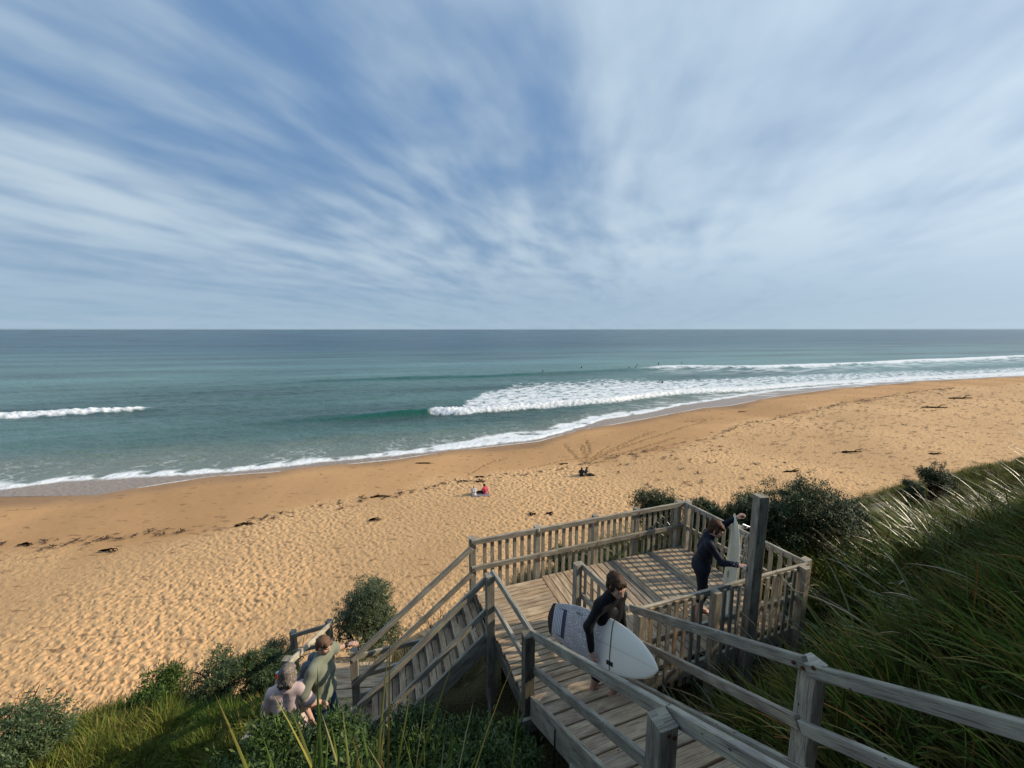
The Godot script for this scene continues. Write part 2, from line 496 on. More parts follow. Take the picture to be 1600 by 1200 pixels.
func sea() -> void:
	var chop := noise(FastNoiseLite.TYPE_SIMPLEX_SMOOTH, 0.55, 20, 3)
	var roll := noise(FastNoiseLite.TYPE_SIMPLEX_SMOOTH, 0.03, 21, 3)
	var patch := noise(FastNoiseLite.TYPE_SIMPLEX_SMOOTH, 0.012, 22, 3)
	var lace := noise(FastNoiseLite.TYPE_SIMPLEX_SMOOTH, 0.45, 24, 4)
	var lump := noise(FastNoiseLite.TYPE_SIMPLEX_SMOOTH, 0.9, 25, 3)
	var c := fan(1.7, 900, [12.0, 7.0, 4.5, 3.4, 2.9, 2.5, 2.2, 2.0, 1.85])
	for i in c.size():
		c[i] = minf(c[i], 3.2 + 0.001 * i)
	var rows := 360
	var cols := c.size()
	var pos := PackedVector3Array()
	var col := PackedColorArray()
	pos.resize(rows * cols)
	col.resize(rows * cols)
	var f0 := PackedFloat32Array()
	for x in c:
		f0.append(reach(x, 900.0))
	for j in rows:
		var s := pow(float(j) / (rows - 1), 1.12)
		for i in cols:
			var f := 1.0 / lerpf(1.0 / f0[i], 1.0 / 40000.0, s)
			var x := c[i] * f
			var t := f - along(FOAM, x)      # metres beyond the last foam line
			var film := f - along(WET, x)
			var near := 1.0 / (1.0 + maxf(f - 60.0, 0.0) / 120.0)
			var n_roll := roll.get_noise_2d(x * 0.35, f * 1.25 - x * 0.35)
			var n_patch := patch.get_noise_2d(x * 0.22, f * 1.9 - x * 0.35)
			var y := SEA + 0.02
			var deep := smoothstep(0.0, 9.0, t)
			var ridge := 1.0 - 2.0 * absf(roll.get_noise_2d(x * 0.7 + 90.0, f * 3.4 - x * 1.25))
			if f < 900.0:
				y += deep * 0.30 * n_roll * exp(-maxf(f - 120.0, 0.0) / 130.0) + deep * exp(-maxf(f - 70.0, 0.0) / 190.0) * (0.17 * chop.get_noise_2d(x * 0.42, f * 1.15 - x * 0.30) + 0.26 * ridge)
			var foam := 0.0
			var green := 0.0
			# wash along the sand
			var edge_n := lace.get_noise_2d(x * 0.35, 3.0)
			var lc := lace.get_noise_2d(x * 0.8, f * 1.0)
			var wash_w := 0.9 + 1.1 * edge_n + 2.6 * smoothstep(-15.0, -2.0, x) * smoothstep(34.0, 8.0, x)
			if t > -0.5 and t < 16.0:
				var band := smoothstep(-0.45, 0.05, t + 0.3 * lc) * smoothstep(wash_w + 1.2, wash_w - 0.2, t)
				foam = maxf(foam, band * smoothstep(-0.45, 0.1, lc + 0.35 - 0.30 * t / maxf(wash_w, 0.5)))
				foam = maxf(foam, 0.55 * smoothstep(0.12, 0.3, absf(lc) * -1.0 + 0.30 - t * 0.012) * smoothstep(14.0, 3.0, t) * smoothstep(-0.3, 0.3, edge_n + 0.1))
				y += 0.10 * exp(-pow((t - 0.7) / 0.8, 2.0)) * (1.0 + lc)
			# the sheet's own bright rim
			if film < 0.28 and x > -36.0:
				foam = maxf(foam, 0.55 * smoothstep(0.28, 0.10, film))
			# the wave that breaks in the middle
			var d := f - along(BREAK, x)
			if d > -8.0 and x > -60.0 and x < 260.0:
				var white := smoothstep(-15.2, -14.0, x)
				var hgt := 0.95 * smoothstep(-44.0, -17.0, x) * lerpf(1.0, 0.5, smoothstep(20.0, 90.0, x))
				var lp := lump.get_noise_2d(x * 1.3, f * 1.3)
				if d < 12.0:
					var prof := exp(-pow(maxf(-d, 0.0) / 0.9, 2.0)) if d < 0.9 else exp(-pow((d - 0.9) / 3.0, 2.0))
					y += hgt * prof * (1.0 + white * 0.28 * lp)
					green = maxf(green, (1.0 - white) * smoothstep(-46.0, -20.0, x) * exp(-pow((d + 0.3) / 1.2, 2.0)))
				var fr := smoothstep(-1.5, -0.6, d + 0.5 * lp) * smoothstep(3.6, 1.6, d) * white
				foam = maxf(foam, fr * lerpf(1.0, 0.72, smoothstep(0.2, -0.6, lp)))
				var back := along(PATCH, x) - f
				if x > -16.0 and d > 0.0 and back > -6.0:
					var left_edge := smoothstep(-14.5, -9.0, x - d * 0.16)
					var dens := smoothstep(-5.0, 8.0, back + 5.0 * n_roll) * left_edge * lerpf(0.78, 0.62, smoothstep(0.0, 34.0, d)) * 0.96
					dens *= lerpf(1.0, 0.8, smoothstep(30.0, 90.0, x))
					var lf := 0.5 + 0.62 * lace.get_noise_2d(x * 0.75, f * 1.25 - x * 0.3) + 0.34 * lump.get_noise_2d(x * 1.3, f * 1.9)
					foam = maxf(foam, smoothstep(1.0 - dens - 0.14, 1.0 - dens + 0.20, lf) * 0.92 * smoothstep(0.0, 0.3, dens))
				# streaks before the wave on the right
				if d < 0.0 and x > 10.0:
					foam = maxf(foam, 0.75 * smoothstep(0.05, 0.5, lace.get_noise_2d(x * 0.22, f * 0.9)) * smoothstep(10.0, 45.0, x))
			elif x >= 8.0 and t > 0.0 and d < 0.0:
				foam = maxf(foam, 0.7 * smoothstep(0.05, 0.45, lace.get_noise_2d(x * 0.25, f * 0.9)) * smoothstep(8.0, 40.0, x))
			# white water at the left edge
			var dl := f - along(LEFTW, x)
			if absf(dl) < 9.0 and x < -60.0:
				var lp2 := lump.get_noise_2d(x * 0.7, f * 0.7)
				y += 0.8 * exp(-pow(dl / 1.8, 2.0)) * smoothstep(-64.0, -72.0, x) * (1.0 + 0.4 * lp2)
				foam = maxf(foam, smoothstep(2.6, 1.2, absf(dl) * (1.0 + 0.8 * smoothstep(-78.0, -68.0, x)) + 0.8 * lp2) * smoothstep(-67.4, -69.5, x))
			# the second swell, breaking far to the right
			var d2 := f - along(SWELL, x)
			if absf(d2) < 26.0:
				var rise := smoothstep(-90.0, -40.0, x)
				var brk := smoothstep(44.0, 60.0, x)
				y += (0.7 * rise + 0.5 * brk) * exp(-pow(d2 / 3.4, 2.0))
				green = maxf(green, rise * (1.0 - brk) * 0.9 * exp(-pow((d2 + 2.6) / 2.6, 2.0)) * smoothstep(-0.5, 0.2, n_roll + 0.4 * smoothstep(-40.0, -20.0, x)))
				var lp3 := lump.get_noise_2d(x * 0.35, f * 0.35)
				var r3 := lace.get_noise_2d(x * 0.08, 9.0)
				foam = maxf(foam, brk * smoothstep(2.9 + r3 * 4.5 + 1.6 * smoothstep(90.0, 170.0, x), 0.6, absf(d2 + 1.0) + 1.8 * lp3))
				if d2 < 0.0:
					foam = maxf(foam, brk * 0.62 * smoothstep(-0.25, 0.4, lace.get_noise_2d(x * 0.16, f * 0.6 - x * 0.2)) * smoothstep(-26.0, -4.0, d2))
			# lines of foam far out
			if f > 150.0 and f < 240.0:
				foam = maxf(foam, 0.30 * smoothstep(0.55, 0.75, lace.get_noise_2d(x * 0.02 + 5.0, f * 0.10)))
			# water colour: sandy shallows, teal, then the blue grey of the open sea
			var shallow := smoothstep(15.0, -1.0, t + 5.0 * n_roll)
			var open := smoothstep(40.0, 330.0, t + 60.0 * n_patch)
			var r := lerpf(0.105, 0.029, open)
			var g := lerpf(0.198, 0.082, open)
			var b := lerpf(0.188, 0.106, open)
			var sh := 1.0 + 0.75 * n_patch + 0.30 * n_roll - 0.10 * ridge
			r = lerpf(r * sh, 0.185, shallow * 0.85)
			g = lerpf(g * sh, 0.190, shallow * 0.85)
			b = lerpf(b * sh, 0.150, shallow * 0.85)
			r = lerpf(r, 0.014, green)
			g = lerpf(g, 0.095, green)
			b = lerpf(b, 0.078, green)
			if t < 0.0:
				var q := smoothstep(0.0, -0.4, t)
				r = lerpf(r, 0.30, q)
				g = lerpf(g, 0.235, q)
				b = lerpf(b, 0.185, q)
				y = lerpf(y, SEA + 0.015, q)
			if j == 0:
				y = SEA - 0.02
			foam = clampf(foam, 0.0, 1.0)
			r = lerpf(r, 0.84, foam)
			g = lerpf(g, 0.86, foam)
			b = lerpf(b, 0.87, foam)
			pos[j * cols + i] = Vector3(x, y, -f)
			col[j * cols + i] = Color(r, g, b)
	var o := part("sea", grid_mesh(pos, col, rows, cols), M.water, self)
	tag(o, "teal sea with breaking waves and white wash, open to the horizon", "sea", "", "structure")

func dune() -> void:
	var nx := 330
	var nf := 190
	var pos := PackedVector3Array()
	var col := PackedColorArray()
	var tint := noise(FastNoiseLite.TYPE_SIMPLEX_SMOOTH, 0.5, 41, 3)
	for j in nf:
		for i in nx:
			var x := -20.0 + 0.28 * i
			var f := -12.0 + 0.25 * j
			var y := dune_y(x, f)
			pos.append(Vector3(x, y, -f))
			var d := f - held(EDGE, x)
			var n := tint.get_noise_2d(x, f)
			var bare := smoothstep(0.8, 3.2, d + n * 2.0)
			var g := Color(0.060, 0.062, 0.028).lerp(Color(0.10, 0.085, 0.045), clampf(0.5 + n, 0.0, 1.0))
			col.append(g.lerp(Color(0.50, 0.345, 0.20), bare))
	var o := part("dune_slope", grid_mesh(pos, col, nf, nx), M.soil, self)
	tag(o, "steep dune slope between the stairs and the beach", "dune", "", "structure")

# ------------------------------------------------------------------ timber
# the platform's own axes: a runs along its seaward side, b comes back from it
func D(a: float, b: float, y: float) -> Vector3:
	return V(-0.66 + 0.947 * a + 0.322 * b, y, 6.08 + 0.322 * a - 0.947 * b)

func beam_mesh(length: float, h: float, w: float, variant: int) -> ArrayMesh:
	var key := "%.2f %.3f %.3f %d" % [length, h, w, variant]
	if beams.has(key):
		return beams[key]
	var st := SurfaceTool.new()
	st.begin(Mesh.PRIMITIVE_TRIANGLES)
	var c := minf(0.006, minf(h, w) * 0.18)
	var y := h * 0.5
	var z := w * 0.5
	var ring := [Vector2(y, -z + c), Vector2(y, z - c), Vector2(y - c, z), Vector2(-y + c, z), Vector2(-y, z - c), Vector2(-y, -z + c), Vector2(-y + c, -z), Vector2(y - c, -z)]
	var u0 := 0.37 * variant
	var v0 := 0.61 * variant
	var l := length * 0.5
	var per := 0.0
	for k in 8:
		var p: Vector2 = ring[k]
		var q: Vector2 = ring[(k + 1) % 8]
		var run := p.distance_to(q)
		var n := Vector3(0, (p.x + q.x), (p.y + q.y) * (h / w)).normalized()
		var dir := (q - p).normalized()
		n = Vector3(0, -dir.y, dir.x)
		if n.y * (p.x + q.x) + n.z * (p.y + q.y) < 0.0:
			n = -n
		var quad := [Vector3(-l, p.x, p.y), Vector3(l, p.x, p.y), Vector3(l, q.x, q.y), Vector3(-l, q.x, q.y)]
		var uv := [Vector2(u0 + per / 0.36, v0), Vector2(u0 + per / 0.36, v0 + length / 1.5), Vector2(u0 + (per + run) / 0.36, v0 + length / 1.5), Vector2(u0 + (per + run) / 0.36, v0)]
		var order := [0, 1, 2, 0, 2, 3]
		if (quad[1] - quad[0]).cross(quad[2] - quad[0]).dot(n) > 0.0:
			order = [0, 2, 1, 0, 3, 2]
		for o in order:
			st.set_normal(n)
			st.set_uv(uv[o])
			st.add_vertex(quad[o])
		per += run
	for s in [-1.0, 1.0]:
		var n := Vector3(s, 0, 0)
		for k in range(1, 7):
			var tri := [ring[0], ring[k], ring[k + 1]]
			if s > 0.0:
				tri = [ring[0], ring[k + 1], ring[k]]
			var pts := []
			for q in tri:
				pts.append(Vector3(s * l, q.x, q.y))
			if (pts[1] - pts[0]).cross(pts[2] - pts[0]).dot(n) > 0.0:
				pts = [pts[0], pts[2], pts[1]]
			for q in pts:
				st.set_normal(n)
				st.set_uv(Vector2(u0 + q.y * 2.0, v0 + q.z * 0.4))
				st.add_vertex(q)
	var m := st.commit()
	beams[key] = m
	return m

# a length of timber from p to q: h is its depth across the grain towards «up», w its thickness
func beam(called: String, p: Vector3, q: Vector3, h: float, w: float, mats: Array, parent: Node, up := Vector3.UP, shake := 0.003) -> MeshInstance3D:
	p += Vector3(rng.randf_range(-shake, shake), rng.randf_range(-shake, shake), rng.randf_range(-shake, shake))
	q += Vector3(rng.randf_range(-shake, shake), rng.randf_range(-shake, shake), rng.randf_range(-shake, shake))
	var x := (q - p).normalized()
	var z := x.cross(up).normalized()
	var y := z.cross(x)
	var mesh := beam_mesh(p.distance_to(q), h, w, rng.randi() % 4)
	var off: Vector3 = parent.position if parent != self else Vector3.ZERO
	return part(called, mesh, mats[rng.randi() % mats.size()], parent, Transform3D(Basis(x, y, z), (p + q) * 0.5 - off))

func post(p: Vector3, top: float, bottom: float, size: float, mats: Array, parent: Node, facing: Vector3) -> MeshInstance3D:
	return beam("post", Vector3(p.x, bottom, p.z), Vector3(p.x, top, p.z), size, size, mats, parent, facing, 0.004)

func bolt(at: Vector3, out: Vector3, parent: Node, under: MeshInstance3D = null) -> void:   # a sub-part of the piece that it holds
	var c := CylinderMesh.new()
	c.top_radius = 0.011
	c.bottom_radius = 0.013
	c.height = 0.012
	c.radial_segments = 8
	c.rings = 1
	var y := out.normalized()
	var x := y.cross(Vector3(0.3, 1, 0.2)).normalized()
	var xf := Transform3D(Basis(x, y, x.cross(y)), at - parent.position)
	if under:
		part("bolt", c, M.rust, under, under.transform.affine_inverse() * xf)
	else:
		part("bolt", c, M.rust, parent, xf)

const FL := -4.5     # the platform's floor
const RT := -3.53    # the top of its rails

func fence(called: String, label: String, p: Vector2, q: Vector2, out: Vector2, posts: Array, pickets_inside: bool, pitch: float, mats: Array, low := -0.10, group := "") -> Node3D:
	# p and q in platform axes; the rails stand on that line, posts outside it
	var t := thing(called, label, "fence", D(p.x, p.y, FL), 0.0, group)
	var e := (q - p).normalized()
	var n := out
	var wa := D(n.x, n.y, 0.0) - D(0, 0, 0)
	var length := p.distance_to(q)
	var facing := (D(e.x, e.y, 0) - D(0, 0, 0)).normalized()
	for k in posts.size():
		var c: Vector2 = p + e * posts[k] + n * 0.075
		var standing := post(D(c.x, c.y, 0), RT + rng.randf_range(-0.004, 0.012), FL - 0.9, 0.105, M.grey, t, facing)
		var b1: Vector2 = p + e * posts[k] - n * 0.026
		bolt(D(b1.x, b1.y, RT - 0.05 + rng.randf_range(-0.02, 0.02)), -wa, t, standing)
		bolt(D(b1.x, b1.y, -4.06), -wa, t, standing)
	var r0 := p - e * 0.02
	var r1 := q + e * 0.02
	var cuts := [0.0, length * (0.32 + 0.1 * rng.randf()), length]
	if length < 2.5:
		cuts = [0.0, length]
	for k in cuts.size() - 1:
		var u: Vector2 = p + e * (cuts[k] + 0.002)
		var v: Vector2 = p + e * (cuts[k + 1] - 0.002)
		beam("top_rail", D(u.x, u.y, RT - 0.047), D(v.x, v.y, RT - 0.047), 0.094, 0.046, mats, t)
		beam("mid_rail", D(u.x, u.y, -4.06), D(v.x, v.y, -4.06), 0.088, 0.046, mats, t)
	var pn := n * (0.038 if not pickets_inside else -0.038)
	var s := 0.10
	while s < length - 0.05:
		var clear := true
		for at in posts:
			if absf(at - s) < 0.085 and not pickets_inside:
				clear = false
		if clear:
			var c: Vector2 = p + e * s + pn
			var m: Array = M.grey if rng.randf() > 0.12 else M.board
			beam("picket", D(c.x, c.y, FL + low), D(c.x, c.y, RT - 0.02 - rng.randf() * 0.012), 0.064, 0.022, m, t, facing, 0.005)
		s += pitch
	return t

func platform() -> void:
	var t := thing("viewing_platform", "weathered timber viewing platform at the foot of the upper stairs", "platform", D(2.2, 1.1, FL))
	var th := 0.036
	var y := FL - th * 0.5
	# the way in: boards along a
	var b := 0.02
	while b < 2.2:
		var a0 := 0.03 + 0.06 * b
		var a1 := 1.265 if b < 1.08 else 1.41
		beam("deck_board", D(a0 + rng.randf_range(-0.012, 0.012), b + 0.044, y), D(a1, b + 0.044, y), th, 0.079, M.board, t, Vector3.UP, 0.0045)
		b += 0.0915
	# the main floor: boards along b, with darker strips
	var a := 1.272
	while a < 4.45:
		var wd := 0.132
		var mats: Array = M.board
		if (a > 2.52 and a < 2.72) or (a > 3.46 and a < 3.72) or a > 4.25:
			wd = 0.092
			mats = M.greyboard
		var far := -0.02
		var back := 2.25 if a > 1.43 else 1.075
		beam("deck_board", D(a + wd * 0.5, far, y), D(a + wd * 0.5 + 0.06 * (a / 4.4), back, y), th, wd, mats, t)
		a += wd + 0.013
	# frame below
	for bb in [-0.03, 2.29]:
		beam("bearer", D(0.0, bb, FL - 0.15), D(4.6, bb, FL - 0.15), 0.19, 0.045, M.grey, t)
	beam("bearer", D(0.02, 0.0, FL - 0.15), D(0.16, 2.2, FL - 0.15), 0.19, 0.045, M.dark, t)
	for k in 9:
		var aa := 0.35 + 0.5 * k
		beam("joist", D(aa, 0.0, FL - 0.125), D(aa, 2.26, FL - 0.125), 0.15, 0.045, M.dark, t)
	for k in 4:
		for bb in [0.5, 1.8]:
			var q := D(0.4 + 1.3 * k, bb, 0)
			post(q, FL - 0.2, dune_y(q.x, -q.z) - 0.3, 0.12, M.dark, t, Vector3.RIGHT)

	var sea_fence := fence("balustrade", "long picket balustrade along the seaward side of the platform", Vector2(-0.03, 0), Vector2(4.47, -0.02), Vector2(0, -1), [0.03, 1.24, 2.45, 3.38, 4.42], false, 0.138, M.grey)
	var mark := SphereMesh.new()
	mark.radius = 0.028
	mark.height = 0.09
	mark.radial_segments = 12
	mark.rings = 6
	part("bird_dropping", mark, plain(Color(0.86, 0.84, 0.80), 0.8), sea_fence, Transform3D(Basis(Vector3(0.8, 0.1, 0), Vector3(0, 1, 0), Vector3(0, 0, 0.35)), D(1.19, 0.022, -3.56) - sea_fence.position))
	fence("balustrade", "picket balustrade on the far end of the platform behind the boy at the shower", Vector2(4.49, -0.04), Vector2(4.72, 2.26), Vector2(1, -0.1), [0.04, 1.15, 2.26], true, 0.142, M.grey)
	fence("balustrade", "pale topped picket balustrade between the platform and the grassy hill", Vector2(1.58, 2.26), Vector2(4.70, 2.28), Vector2(0, 1), [0.05, 1.25, 2.95], false, 0.135, M.pale, -0.35)
	fence("short_balustrade", "short balustrade on the platform behind the boy carrying a surfboard", Vector2(1.42, 1.12), Vector2(1.55, 2.20), Vector2(-1, 0.1), [0.05], true, 0.165, M.pale)

	# the rail at the turn above the dark gap
	var w := thing("walkway_handrail", "two bar handrail along the left edge of the walkway between two posts", "handrail", D(0.08, 1.0, FL))
	var pa := D(0.075, 0.97, 0)
	post(D(0.02, 0.97, 0), RT - 0.015, FL - 1.1, 0.12, M.grey, w, D(0, 1, 0) - D(0, 0, 0))
	beam("top_rail", D(0.085, 0.90, RT - 0.045), D(0.215, 2.16, RT - 0.045), 0.09, 0.045, M.grey, w)
	beam("mid_rail", D(0.085, 0.98, -4.05), D(0.205, 2.16, -4.05), 0.085, 0.045, M.grey, w)
	bolt(pa + Vector3(-0.1, -4.05, 0.03), Vector3(-1, 0, 1), w)

func upper_stairs() -> void:
	var t := thing("timber_stairs", "upper flight of weathered timber stairs with the barefoot boy on it", "stairs", D(0.7, 2.3, FL))
	var run := 0.283
	var rise := 0.17
	for k in 15:
		var y := FL + rise * (k + 1)
		var b := 2.24 + run * k
		for s in 2:
			var c := b + 0.07 + 0.139 * s
			beam("tread", D(0.205 + rng.randf_range(-0.006, 0.006), c, y - 0.02), D(1.23 - 0.006 * k, c, y - 0.02), 0.04, 0.127, M.board, t)
	var b0 := 2.16
	var b1 := 6.4
	var sl := rise / run
	beam("stringer", D(0.175, b0, FL - 0.02), D(0.175, b1, FL - 0.02 + (b1 - b0) * sl), 0.27, 0.045, M.grey, t)
	beam("stringer", D(1.275, b0, FL - 0.0), D(1.235, b1, FL - 0.0 + (b1 - b0) * sl), 0.27, 0.045, M.grey, t)
	for b in [3.4, 4.9]:
		var q := D(0.16, b, 0)
		beam("stump", Vector3(q.x, -6.2, q.z), Vector3(q.x, FL + (b - b0) * sl - 0.15, q.z), 0.13, 0.13, M.grey, t, Vector3.RIGHT)
	# iron strap on the near stringer
	var strap := plain(srgb(0.02, 0.02, 0.02), 0.6)
	beam("strap", D(0.145, 2.95, FL - 0.35), D(0.145, 2.95, FL + 0.52), 0.012, 0.012, [strap], t, Vector3.RIGHT)

	var l := thing("stair_handrail", "two bar handrail on the left of the upper stairs, nearest to the foreground reeds", "handrail", D(0.2, 2.2, FL))
	var top := func(b): return RT - 0.045 + (b - 2.17) * 0.586
	var dirb := D(0, 1, 0) - D(0, 0, 0)
	post(D(0.15, 2.2, 0), RT + 0.0, FL - 1.0, 0.125, M.dark, l, dirb)
	post(D(0.115, 4.42, 0), top.call(4.42) + 0.02, FL - 0.6, 0.125, M.grey, l, dirb)
	post(D(0.115, 6.5, 0), top.call(6.5) + 0.035, FL + 0.2, 0.125, M.grey, l, dirb)
	for k in 2:
		var u: float = [2.19, 4.39][k]
		var v: float = [4.385, 6.6][k]
		beam("top_rail", D(0.215, u, top.call(u)), D(0.205, v, top.call(v)), 0.095, 0.046, M.grey, l)
		beam("lower_rail", D(0.215, u + 0.02, top.call(u) - 0.44), D(0.205, v, top.call(v) - 0.44), 0.09, 0.046, M.grey, l)
	for k in 2:
		bolt(D(0.18, 4.42 + 0.03 * k, top.call(4.42) - 0.0 - 0.02 * k), -(D(1, 0, 0) - D(0, 0, 0)), l)
		bolt(D(0.105 + 0.04 * k, 4.487, top.call(4.42) - 0.01 - 0.03 * k), dirb, l)

	var r := thing("stair_handrail", "two bar handrail on the right of the upper stairs, beside the grassy hill", "handrail", D(1.5, 2.2, FL))
	var pts := [Vector2(1.55, 2.22), Vector2(1.23, 4.46), Vector2(1.14, 6.6)]
	for k in 2:
		var u: Vector2 = pts[k]
		var v: Vector2 = pts[k + 1]
		beam("top_rail", D(u.x, u.y + 0.004, top.call(u.y) + 0.01), D(v.x, v.y, top.call(v.y) + 0.05), 0.085, 0.043, M.grey, r)
		beam("lower_rail", D(u.x, u.y + 0.02, top.call(u.y) - 0.41), D(v.x, v.y, top.call(v.y) - 0.40), 0.085, 0.043, M.grey, r)
	post(D(1.60, 2.36, 0), RT + 0.02, FL - 0.8, 0.12, M.pale, r, dirb)
	post(D(1.31, 4.46, 0), top.call(4.46) + 0.04, FL - 0.2, 0.115, M.pale, r, dirb)
	post(D(1.225, 6.5, 0), top.call(6.5) + 0.09, FL + 0.4, 0.13, M.pale, r, dirb)
	for k in 3:
		bolt(D(1.203, 4.40 + 0.06 * k, top.call(4.40 + 0.06 * k) + 0.045 - 0.02 * (k % 2)), D(-1, 0, 0) - D(0, 0, 0), r)

func lower_stairs() -> void:
	var t := thing("timber_stairs", "lower flight of grey timber stairs dropping left from the platform", "stairs", D(-0.9, 0.5, FL))
	var n := 9
	var run := 0.217
	var rise := 0.1733
	for k in range(1, n):
		var y := FL - rise * k
		for s in 2:
			var a := -run * (k - 1) - 0.050 - 0.110 * s
			beam("tread", D(a, 0.04, y - 0.018), D(a, 0.93, y - 0.018), 0.036, 0.098, M.board, t)
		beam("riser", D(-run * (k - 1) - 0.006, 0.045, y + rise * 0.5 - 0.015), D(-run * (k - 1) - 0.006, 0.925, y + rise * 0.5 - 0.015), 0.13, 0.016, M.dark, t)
	var sl := rise / run
	for b in [0.015, 0.96]:
		beam("stringer", D(0.0, b, FL - 0.10), D(-1.98, b, FL - 0.10 - 1.98 * sl), 0.26, 0.045, M.grey, t)
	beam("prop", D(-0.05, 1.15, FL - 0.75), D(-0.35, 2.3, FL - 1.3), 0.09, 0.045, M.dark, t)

	var h := thing("stair_handrail", "two bar handrail on the seaward side of the lower stairs", "handrail", D(-1, 0, FL - 0.8))
	post(D(-1.97, -0.06, 0), FL - 1.98 * sl + 0.99, FL - 1.56 - 0.4, 0.115, M.grey, h, D(0, 1, 0) - D(0, 0, 0))
	beam("top_rail", D(-0.02, -0.012, RT - 0.15), D(-1.99, 0.0, RT - 0.10 - 1.98 * sl), 0.09, 0.045, M.grey, h)
	beam("mid_rail", D(-0.02, -0.012, RT - 0.62), D(-1.99, 0.0, RT - 0.57 - 1.98 * sl), 0.085, 0.045, M.grey, h)
	var h2 := thing("stair_handrail", "two bar handrail on the near side of the lower stairs above the green bushes", "handrail", D(-1, 0.97, FL - 0.8))
	beam("top_rail", D(0.05, 0.93, RT - 0.045), D(-2.0, 0.99, RT - 0.08 - 2.0 * sl), 0.09, 0.045, M.grey, h2)
	beam("mid_rail", D(0.02, 0.95, RT - 0.56), D(-2.0, 0.99, RT - 0.58 - 2.0 * sl), 0.085, 0.045, M.grey, h2)
	post(D(-1.97, 1.06, 0), FL - 1.98 * sl + 0.95, FL - 1.56 - 0.5, 0.115, M.grey, h2, D(0, 1, 0) - D(0, 0, 0))

func path_y(f: float) -> float:
	return -6.08 - 0.72 * maxf(f - 5.9, 0.0)

func lower_path() -> void:
	var t := thing("boardwalk", "sand strewn timber path at the foot of the lower stairs", "boardwalk", V(-2.8, -6.1, 5.4))
	var f := 3.3
	while f < 7.7:
		var y := path_y(f)
		var shift := -0.28 * maxf(f - 5.6, 0.0)
		beam("path_board", V(-3.42 + shift, y, f), V(-2.1 + shift * 1.1, y + 0.004, f + 0.10), 0.035, 0.155, M.board, t, Vector3.UP, 0.006)
		f += 0.166
	var s := thing("path_fence", "low grey two bar fence down the left side of the sandy path", "fence", V(-3.5, -6.0, 5.3))
	var pts := [Vector2(-3.27, 4.2), Vector2(-3.45, 5.35), Vector2(-3.95, 7.62)]
	for k in 2:
		var p: Vector2 = pts[k]
		var q: Vector2 = pts[k + 1]
		var y0 := path_y(p.y) + 0.95
		var y1 := path_y(q.y) + 0.95
		beam("top_rail", V(p.x, y0, p.y), V(q.x, y1, q.y), 0.09, 0.045, M.pale, s)
		beam("mid_rail", V(p.x, y0 - 0.42, p.y), V(q.x, y1 - 0.42, q.y), 0.085, 0.045, M.grey, s)
	for p in pts:
		post(V(p.x - 0.08, 0, p.y), path_y(p.y) + 0.99, path_y(p.y) - 0.8, 0.11, M.grey, s, Vector3.RIGHT)
	var e := thing("path_fence", "low timber fence that turns down to the sand beyond the two walkers", "fence", V(-4.6, -7.2, 7.6))
	var a := V(-4.0, -6.45, 7.64)
	var b := V(-4.98, -6.86, 7.8)
	beam("top_rail", a, b, 0.09, 0.045, M.pale, e)
	beam("mid_rail", a - Vector3(0, 0.42, 0), b - Vector3(0, 0.42, 0), 0.085, 0.045, M.grey, e)
	post(V(-5.0, 0, 7.88), -6.80, -9.2, 0.11, M.grey, e, Vector3.RIGHT)
	var c := thing("path_fence", "pale low rails behind the foot of the lower stairs among dry scrub", "fence", D(-1.4, -0.2, -5.9))
	for k in 3:
		beam("rail", D(-1.93, -0.12, -5.28 - 0.36 * k), D(-0.35, -0.5, -5.62 - 0.33 * k), 0.085, 0.045, [M.pale[0], M.grey[2], M.pale[1]], c)
	var pq := D(-0.4, -0.56, 0)
	post(pq, -5.55, -7.4, 0.1, M.grey, c, Vector3.RIGHT)

